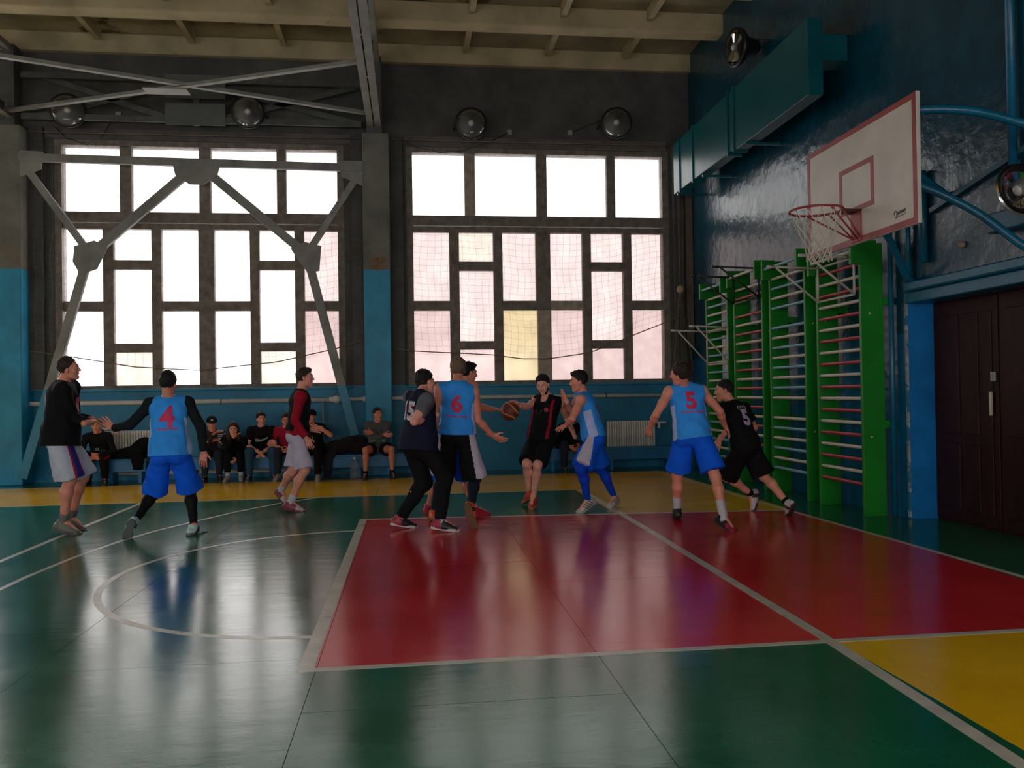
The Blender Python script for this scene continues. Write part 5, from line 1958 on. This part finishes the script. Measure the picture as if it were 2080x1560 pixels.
# 8: guard in blue tights
person('player in blue jersey, white-sided shorts and bright blue tights, guarding leftwards', POSE['p8'], (182, -8), 1,
       dict(kind='tank', hem=-.06, seed=8.0, loose=.014, cos=.93, **{**_team, 'c2': (.50, .45, .70)}, prints=[dict(side='back', shape=script_line(.10, .15, 2, 9), h=.62, c=NRED, mat='red_number', name='number'), under(3, .19, .42)]),
       dict(mat='blue_shorts', c=BLUE_S, c2=(.52, .48, .66), cos=.60, turn=8, hem=.90, loose=.028, seed=8.1),
       dict(mat='white_black', c=(.50, .45, .43), c2=(.03, .03, .03), mode='stripes', sole=(.42, .38, .36), lace=(.5, .5, .5)), dict(H_BLK, t=.014, fringe=True),
       tights=dict(mat='cobalt_tights', c=(.008, .055, .52)), hands={'L': dict(n=(0, .3, -1), curl=.25), 'R': dict(n=(-1, 0, 0), curl=.2, spread=.8)}, group=PL)

# 9: blue number 5
person('player with red number 5 on a blue jersey and blue shorts, back turned', POSE['p9'], (140, -2), 1,
       dict(kind='tank', hem=-.10, seed=9.0, loose=.026, **_team, prints=[num('5', .25, NRED, .66, sx=1.0), under(4, .23, .44)]),
       dict(mat='blue_shorts', c=BLUE_S, hem=.86, loose=.034, seed=9.2),
       dict(mat='black_crimson', c=(.014, .013, .014), c2=(.30, .01, .04), mode='toe', sole=(.035, .035, .035), lace=(.3, .02, .04)), dict(H_DBR, t=.014),
       socks=dict(mat='white_sock', c=(.55, .52, .60), h=.19), hands={'L': dict(n=(.6, .6, 0), curl=.4)}, group=PL)

# 10: black number 5
person('player with white number 5 on a black shirt, running past the wall bars', POSE['p10'], (170, -6), 0,
       dict(kind='tee', mat='black_tee', c=(.010, .010, .012), hem=-.12, seed=1.7, loose=.026,
            prints=[num('5', .25, (.50, .40, .62), .60, m='lilac_number'), dict(side='back', shape=script_line(.12, .055, 4, 8), h=.88, c=(.30, .28, .24), mat='grey_name_print', name='name_lettering')]),
       dict(mat='black_shorts', c=(.010, .010, .012), hem=.96, loose=.036, seed=2.7),
       dict(mat='white_dark', c=(.55, .50, .50), c2=(.06, .02, .025), mode='side', sole=(.05, .045, .045)), dict(H_BLK, t=.009),
       socks=dict(mat='black_sock', c=BLK, h=.06), hands={'L': dict(n=(.3, .5, .2), curl=.4)}, group=PL)


# ------------------------------------------------------------------ spectators on the benches
def ik(a, b, l1, l2, pole):
    a, b = V3(a), V3(b)
    d = b - a
    L = np.linalg.norm(d)
    if L > .985 * (l1 + l2):
        b = a + d / L * .985 * (l1 + l2)
        d = b - a
        L = np.linalg.norm(d)
    x = (l1 * l1 - l2 * l2 + L * L) / (2 * L)
    h = math.sqrt(max(l1 * l1 - x * x, 1e-6))
    u = d / L
    p = V3(pole) - u * (V3(pole) @ u)
    return a + u * x + unit(p) * h, b


def seated(x, yaw=-90, s=.94, lean=20, hl=(.45, .12, .58), hr=(.45, -.12, .58), kn=.14, ft=(.0, .0), y=8.16, hn=0.0, side=0.0, shift=0.0):
    """Skeleton of a sitting figure; hand targets are (forward, left, up) from the seat point."""
    a = math.radians(yaw)
    F, Lf = V3([math.cos(a), math.sin(a), 0]), V3([-math.sin(a), math.cos(a), 0])
    O = V3([x, y, 0])
    g = lambda f, l, z: O + F * f + Lf * l + V3([0, 0, z])
    th = math.radians(lean)
    J = dict(pel=g(0, 0, .50), hpL=g(.02, .09, .495), hpR=g(.02, -.09, .495))
    J['knL'], J['knR'] = g(.43 * s, kn, .53 * s), g(.43 * s, -kn, .53 * s)
    J['anL'], J['anR'] = g(.40 * s + ft[0], kn + .01, .09), g(.40 * s + ft[1], -kn - .01, .09)
    J['toL'], J['toR'] = g(.54 * s + ft[0], kn + .03, .035), g(.54 * s + ft[1], -kn - .03, .035)
    nk = g(.5 * s * math.sin(th), side, .5 + .5 * s * math.cos(th))
    J['nk'] = nk
    J['shL'] = nk + Lf * .18 * s - V3([0, 0, .045])
    J['shR'] = nk - Lf * .18 * s - V3([0, 0, .045])
    J['hd'] = nk + F * (.07 + hn) + V3([0, 0, .165 * s])
    for S, t, sg in (('L', hl, 1), ('R', hr, -1)):
        el, wr = ik(J['sh' + S], g(*t), .29 * s, .26 * s, Lf * sg * .8 - V3([0, 0, .6]) - F * .15)
        J['el' + S], J['wr' + S] = el, wr
        J['ha' + S] = wr + unit(unit(wr - el) * .6 + F * .25 - V3([0, 0, .25])) * .10 * s
    J = {k: tuple(float(q) for q in v) for k, v in J.items()}
    J['s'] = s
    return J


GR = 'spectators on the benches'
SR = dict(group=GR, hres=.0120)
DARKSHOE = dict(mat='dark', c=(.015, .014, .014), sole=(.06, .055, .05))
PALESHOE = dict(mat='pale', c=(.38, .36, .34), sole=(.30, .28, .26))

person('spectator in a black hoodie with white print, sitting at the far left bench', seated(-10.55, -85, .92, 38, (.42, .05, .52), (.42, -.05, .52), .12), (-80, -10), 1,
       dict(kind='long', name='hoodie', mat='black_hoodie', c=(.012, .011, .014), loose=.03, hood=True, seed=1.1,
            prints=[dict(side='front', shape=script_line(.17, .07, 5, 3), h=.50, c=(.32, .33, .36), mat='pale_print', name='chest_print')]),
       dict(mat='black_trousers', c=(.010, .009, .010), c2=(.22, .012, .03), cos=.93, hem=1.95, loose=.02, name='trousers', seed=3), DARKSHOE, dict(H_BRN, t=.016, fringe=True), **SR)
person('spectator in black cap and striped jacket, hand over the mouth', seated(-8.69, -80, .90, 36, (.30, .10, .72), (.38, .02, .82), .11), (-75, -8), 1,
       dict(kind='long', name='jacket', mat='striped_jacket', c=(.05, .03, .035), c2=(.42, .42, .42), mode='stripes', loose=.03, seed=1.5),
       dict(mat='charcoal_jeans', c=(.030, .034, .048), hem=1.95, loose=.015, name='jeans', seed=4), DARKSHOE, H_DBR,
       headgear=dict(name='cap', mat='black_cap', c=(.010, .010, .011), visor=True, badge=True), **SR)
person('long-haired girl in a black coat resting her chin on her hand', seated(-8.27, -88, .86, 52, (.36, .06, .40), (.44, .0, .76), .10, (.0, .05)), (-82, -8), 2,
       dict(kind='long', name='coat', mat='black_coat', c=(.009, .008, .009), loose=.045, hem=-.30, seed=1.9),
       dict(mat='black_trousers', c=(.010, .009, .010), hem=1.80, loose=.012, name='trousers', seed=4), PALESHOE, dict(n='auburn', c=(.055, .022, .016), t=.018, long=True),
       socks=dict(mat='white_sock', c=(.45, .42, .44), h=.10), **SR)


def swoosh():
    n = 9
    vs = [(-.11 + .22 * i / (n - 1), .050 * (i / (n - 1)) ** 2 * 1.2 - .028) for i in range(n)]
    vs += [(-.11 + .22 * i / (n - 1), .075 * (i / (n - 1)) ** 2 - .005 + (.045 if i < 3 else .022) * (1 - i / (n - 1))) for i in range(n)]
    return vs, [(i, i + 1, n + i + 1, n + i) for i in range(n - 1)]


person('dark-haired spectator in a black T-shirt with pale swoosh print and jeans', seated(-7.84, -84, .95, 28, (.40, .04, .50), (.40, -.04, .50), .19), (-68, -6), 2,
       dict(kind='tee', name='t_shirt', mat='black_tee', c=(.010, .010, .012), loose=.022, seed=2.2, prints=[dict(side='front', shape=swoosh(), h=.60, c=(.36, .36, .41), mat='pale_print', name='swoosh_print')]),
       dict(mat='blue_jeans', c=(.035, .085, .15), hem=1.96, loose=.014, name='jeans', seed=5), dict(mat='navy', c=(.03, .05, .08), sole=(.2, .2, .2)), dict(H_BLK, t=.014), **SR)
person('spectator in a red T-shirt mostly hidden by the running player', seated(-7.38, -90, .92, 30, (.36, .06, .56), (.34, -.10, .56), .13), (-90, -14), 1,
       dict(kind='tee', name='t_shirt', mat='red_tee', c=(.40, .015, .045), loose=.02, seed=2.6),
       dict(mat='charcoal_jeans', c=(.030, .034, .048), hem=1.95, loose=.015, name='jeans', seed=6), PALESHOE, dict(H_DBR, t=.014), **SR)
person('spectator in black hoodie and dark beanie with one forearm raised', seated(-6.92, -95, .95, 20, (.36, .16, .92), (.42, -.06, .50), .15, (.1, .0), y=7.99), (-100, -6), 1,
       dict(kind='tee', name='hoodie', mat='black_hoodie', c=(.012, .011, .014), loose=.035, hood=True, seed=2.9,
            prints=[dict(side='front', shape=script_line(.05, .05, 2, 6), h=.62, c=(.45, .32, .10), mat='yellow_print', name='chest_print')]),
       dict(mat='black_trousers', c=(.010, .009, .010), hem=1.95, loose=.02, name='trousers', seed=7), PALESHOE, H_BLK,
       headgear=dict(name='beanie', mat='black_beanie', c=(.012, .012, .013), z=.03), **SR)
person('spectator in a grey long-sleeved shirt with arms crossed and bare legs', seated(-5.80, -86, .96, 14, (.26, -.10, .80), (.28, .10, .76), .22, y=7.91), (-62, -2), 1,
       dict(kind='long', name='shirt', mat='grey_shirt', c=(.105, .11, .115), loose=.016, seed=3.1,
            prints=[dict(side='front', shape=grid_shape(.24, .07), h=.42, c=(.12, .25, .20), mat='green_print', name='chest_print')]),
       dict(mat='black_shorts', c=(.010, .010, .012), hem=.55, loose=.03, seed=8), DARKSHOE, dict(H_DBR, t=.007), socks=dict(mat='black_sock', c=BLK, h=.06),
       hands={'L': dict(n=(0, 1, 0), curl=.3), 'R': dict(n=(0, 1, 0), curl=.3)}, **SR)
person('spectator in black sitting behind the dribbling player, face hidden', seated(-2.36, -80, .95, 40, (.46, .10, .50), (.44, -.08, .48), .16), (-100, -20), 1,
       dict(kind='long', name='jacket', mat='black_coat', c=(.009, .008, .009), loose=.035, seed=3.5),
       dict(mat='charcoal_jeans', c=(.030, .034, .048), hem=1.95, loose=.015, name='jeans', seed=9), DARKSHOE, dict(H_BLK, t=.014), **SR)

# ------------------------------------------------------------------ clothes and bags left on the benches
def heap(name, label, cat, blobs, m, loc, amp=.012, part='cloth_heap'):
    r = empty(name, loc)
    tag(r, label, cat)
    P_ = np.array([b[0] for b in blobs])
    f = Field(P_.min(0) - .35, P_.max(0) + .35, .012)
    I = (V3([1, 0, 0]), V3([0, 1, 0]), V3([0, 0, 1]))
    for c, rad in blobs:
        f.ell(V3(c), I, rad, .06)
    f.folds(amp, 22, 1.7)
    f.clip((0, 0, 0), (0, 0, -1)) if loc[2] > .3 else None
    put(part, f, m, r)
    return r


jk = heap('jacket', 'black jacket thrown over the left bench in front of the radiator', 'jacket',
          [((0, 0, .10), (.30, .14, .11)), ((.16, .02, .20), (.16, .11, .16)), ((-.25, 0, .06), (.20, .12, .07)), ((.12, -.17, .02), (.13, .05, .10))], cloth('black_jacket_cloth', (.008, .008, .009)), (-10.02, 8.10, .42))
_f = Field((-.1, -.32, -.3), (.35, -.1, .2), .01)
_f.econe((.12, -.20, .12), (.14, -.215, -.16), (1, 0, 0), (.12, .05), (.08, .035), .03)
_f.folds(.006, 40, 2.2)
put('hanging_sleeve', _f, cloth('black_jacket_cloth', (.008, .008, .009)), jk)
bg = heap('sports_bag', 'dark bag and clothes heaped on the bench beside the water bottle', 'bag',
          [((-.12, 0, .12), (.26, .15, .13)), ((.22, .02, .16), (.22, .15, .17)), ((.05, -.02, .22), (.16, .10, .09))], cloth('dark_grey_bag', (.022, .018, .020)), (-6.36, 7.93, .42), .008, 'bag_body')
MB().tube([(-.25, -.12, .22), (-.10, -.15, .30), (.10, -.15, .28), (.2, -.13, .22)], .012, 6).build('bag_strap', M_BLACK, bg, True)
_f = Field((-.4, -.35, -.5), (.0, -.05, .2), .011)
_f.econe((-.22, -.13, .05), (-.30, -.24, -.05), (1, 0, 0), (.09, .05), (.09, .04), .03)
_f.econe((-.30, -.24, -.05), (-.30, -.25, -.36), (1, 0, 0), (.09, .04), (.075, .035), .03)
_f.folds(.005, 40, 1.2)
put('hanging_trousers', _f, cloth('dark_trousers_cloth', (.028, .026, .030)), bg)
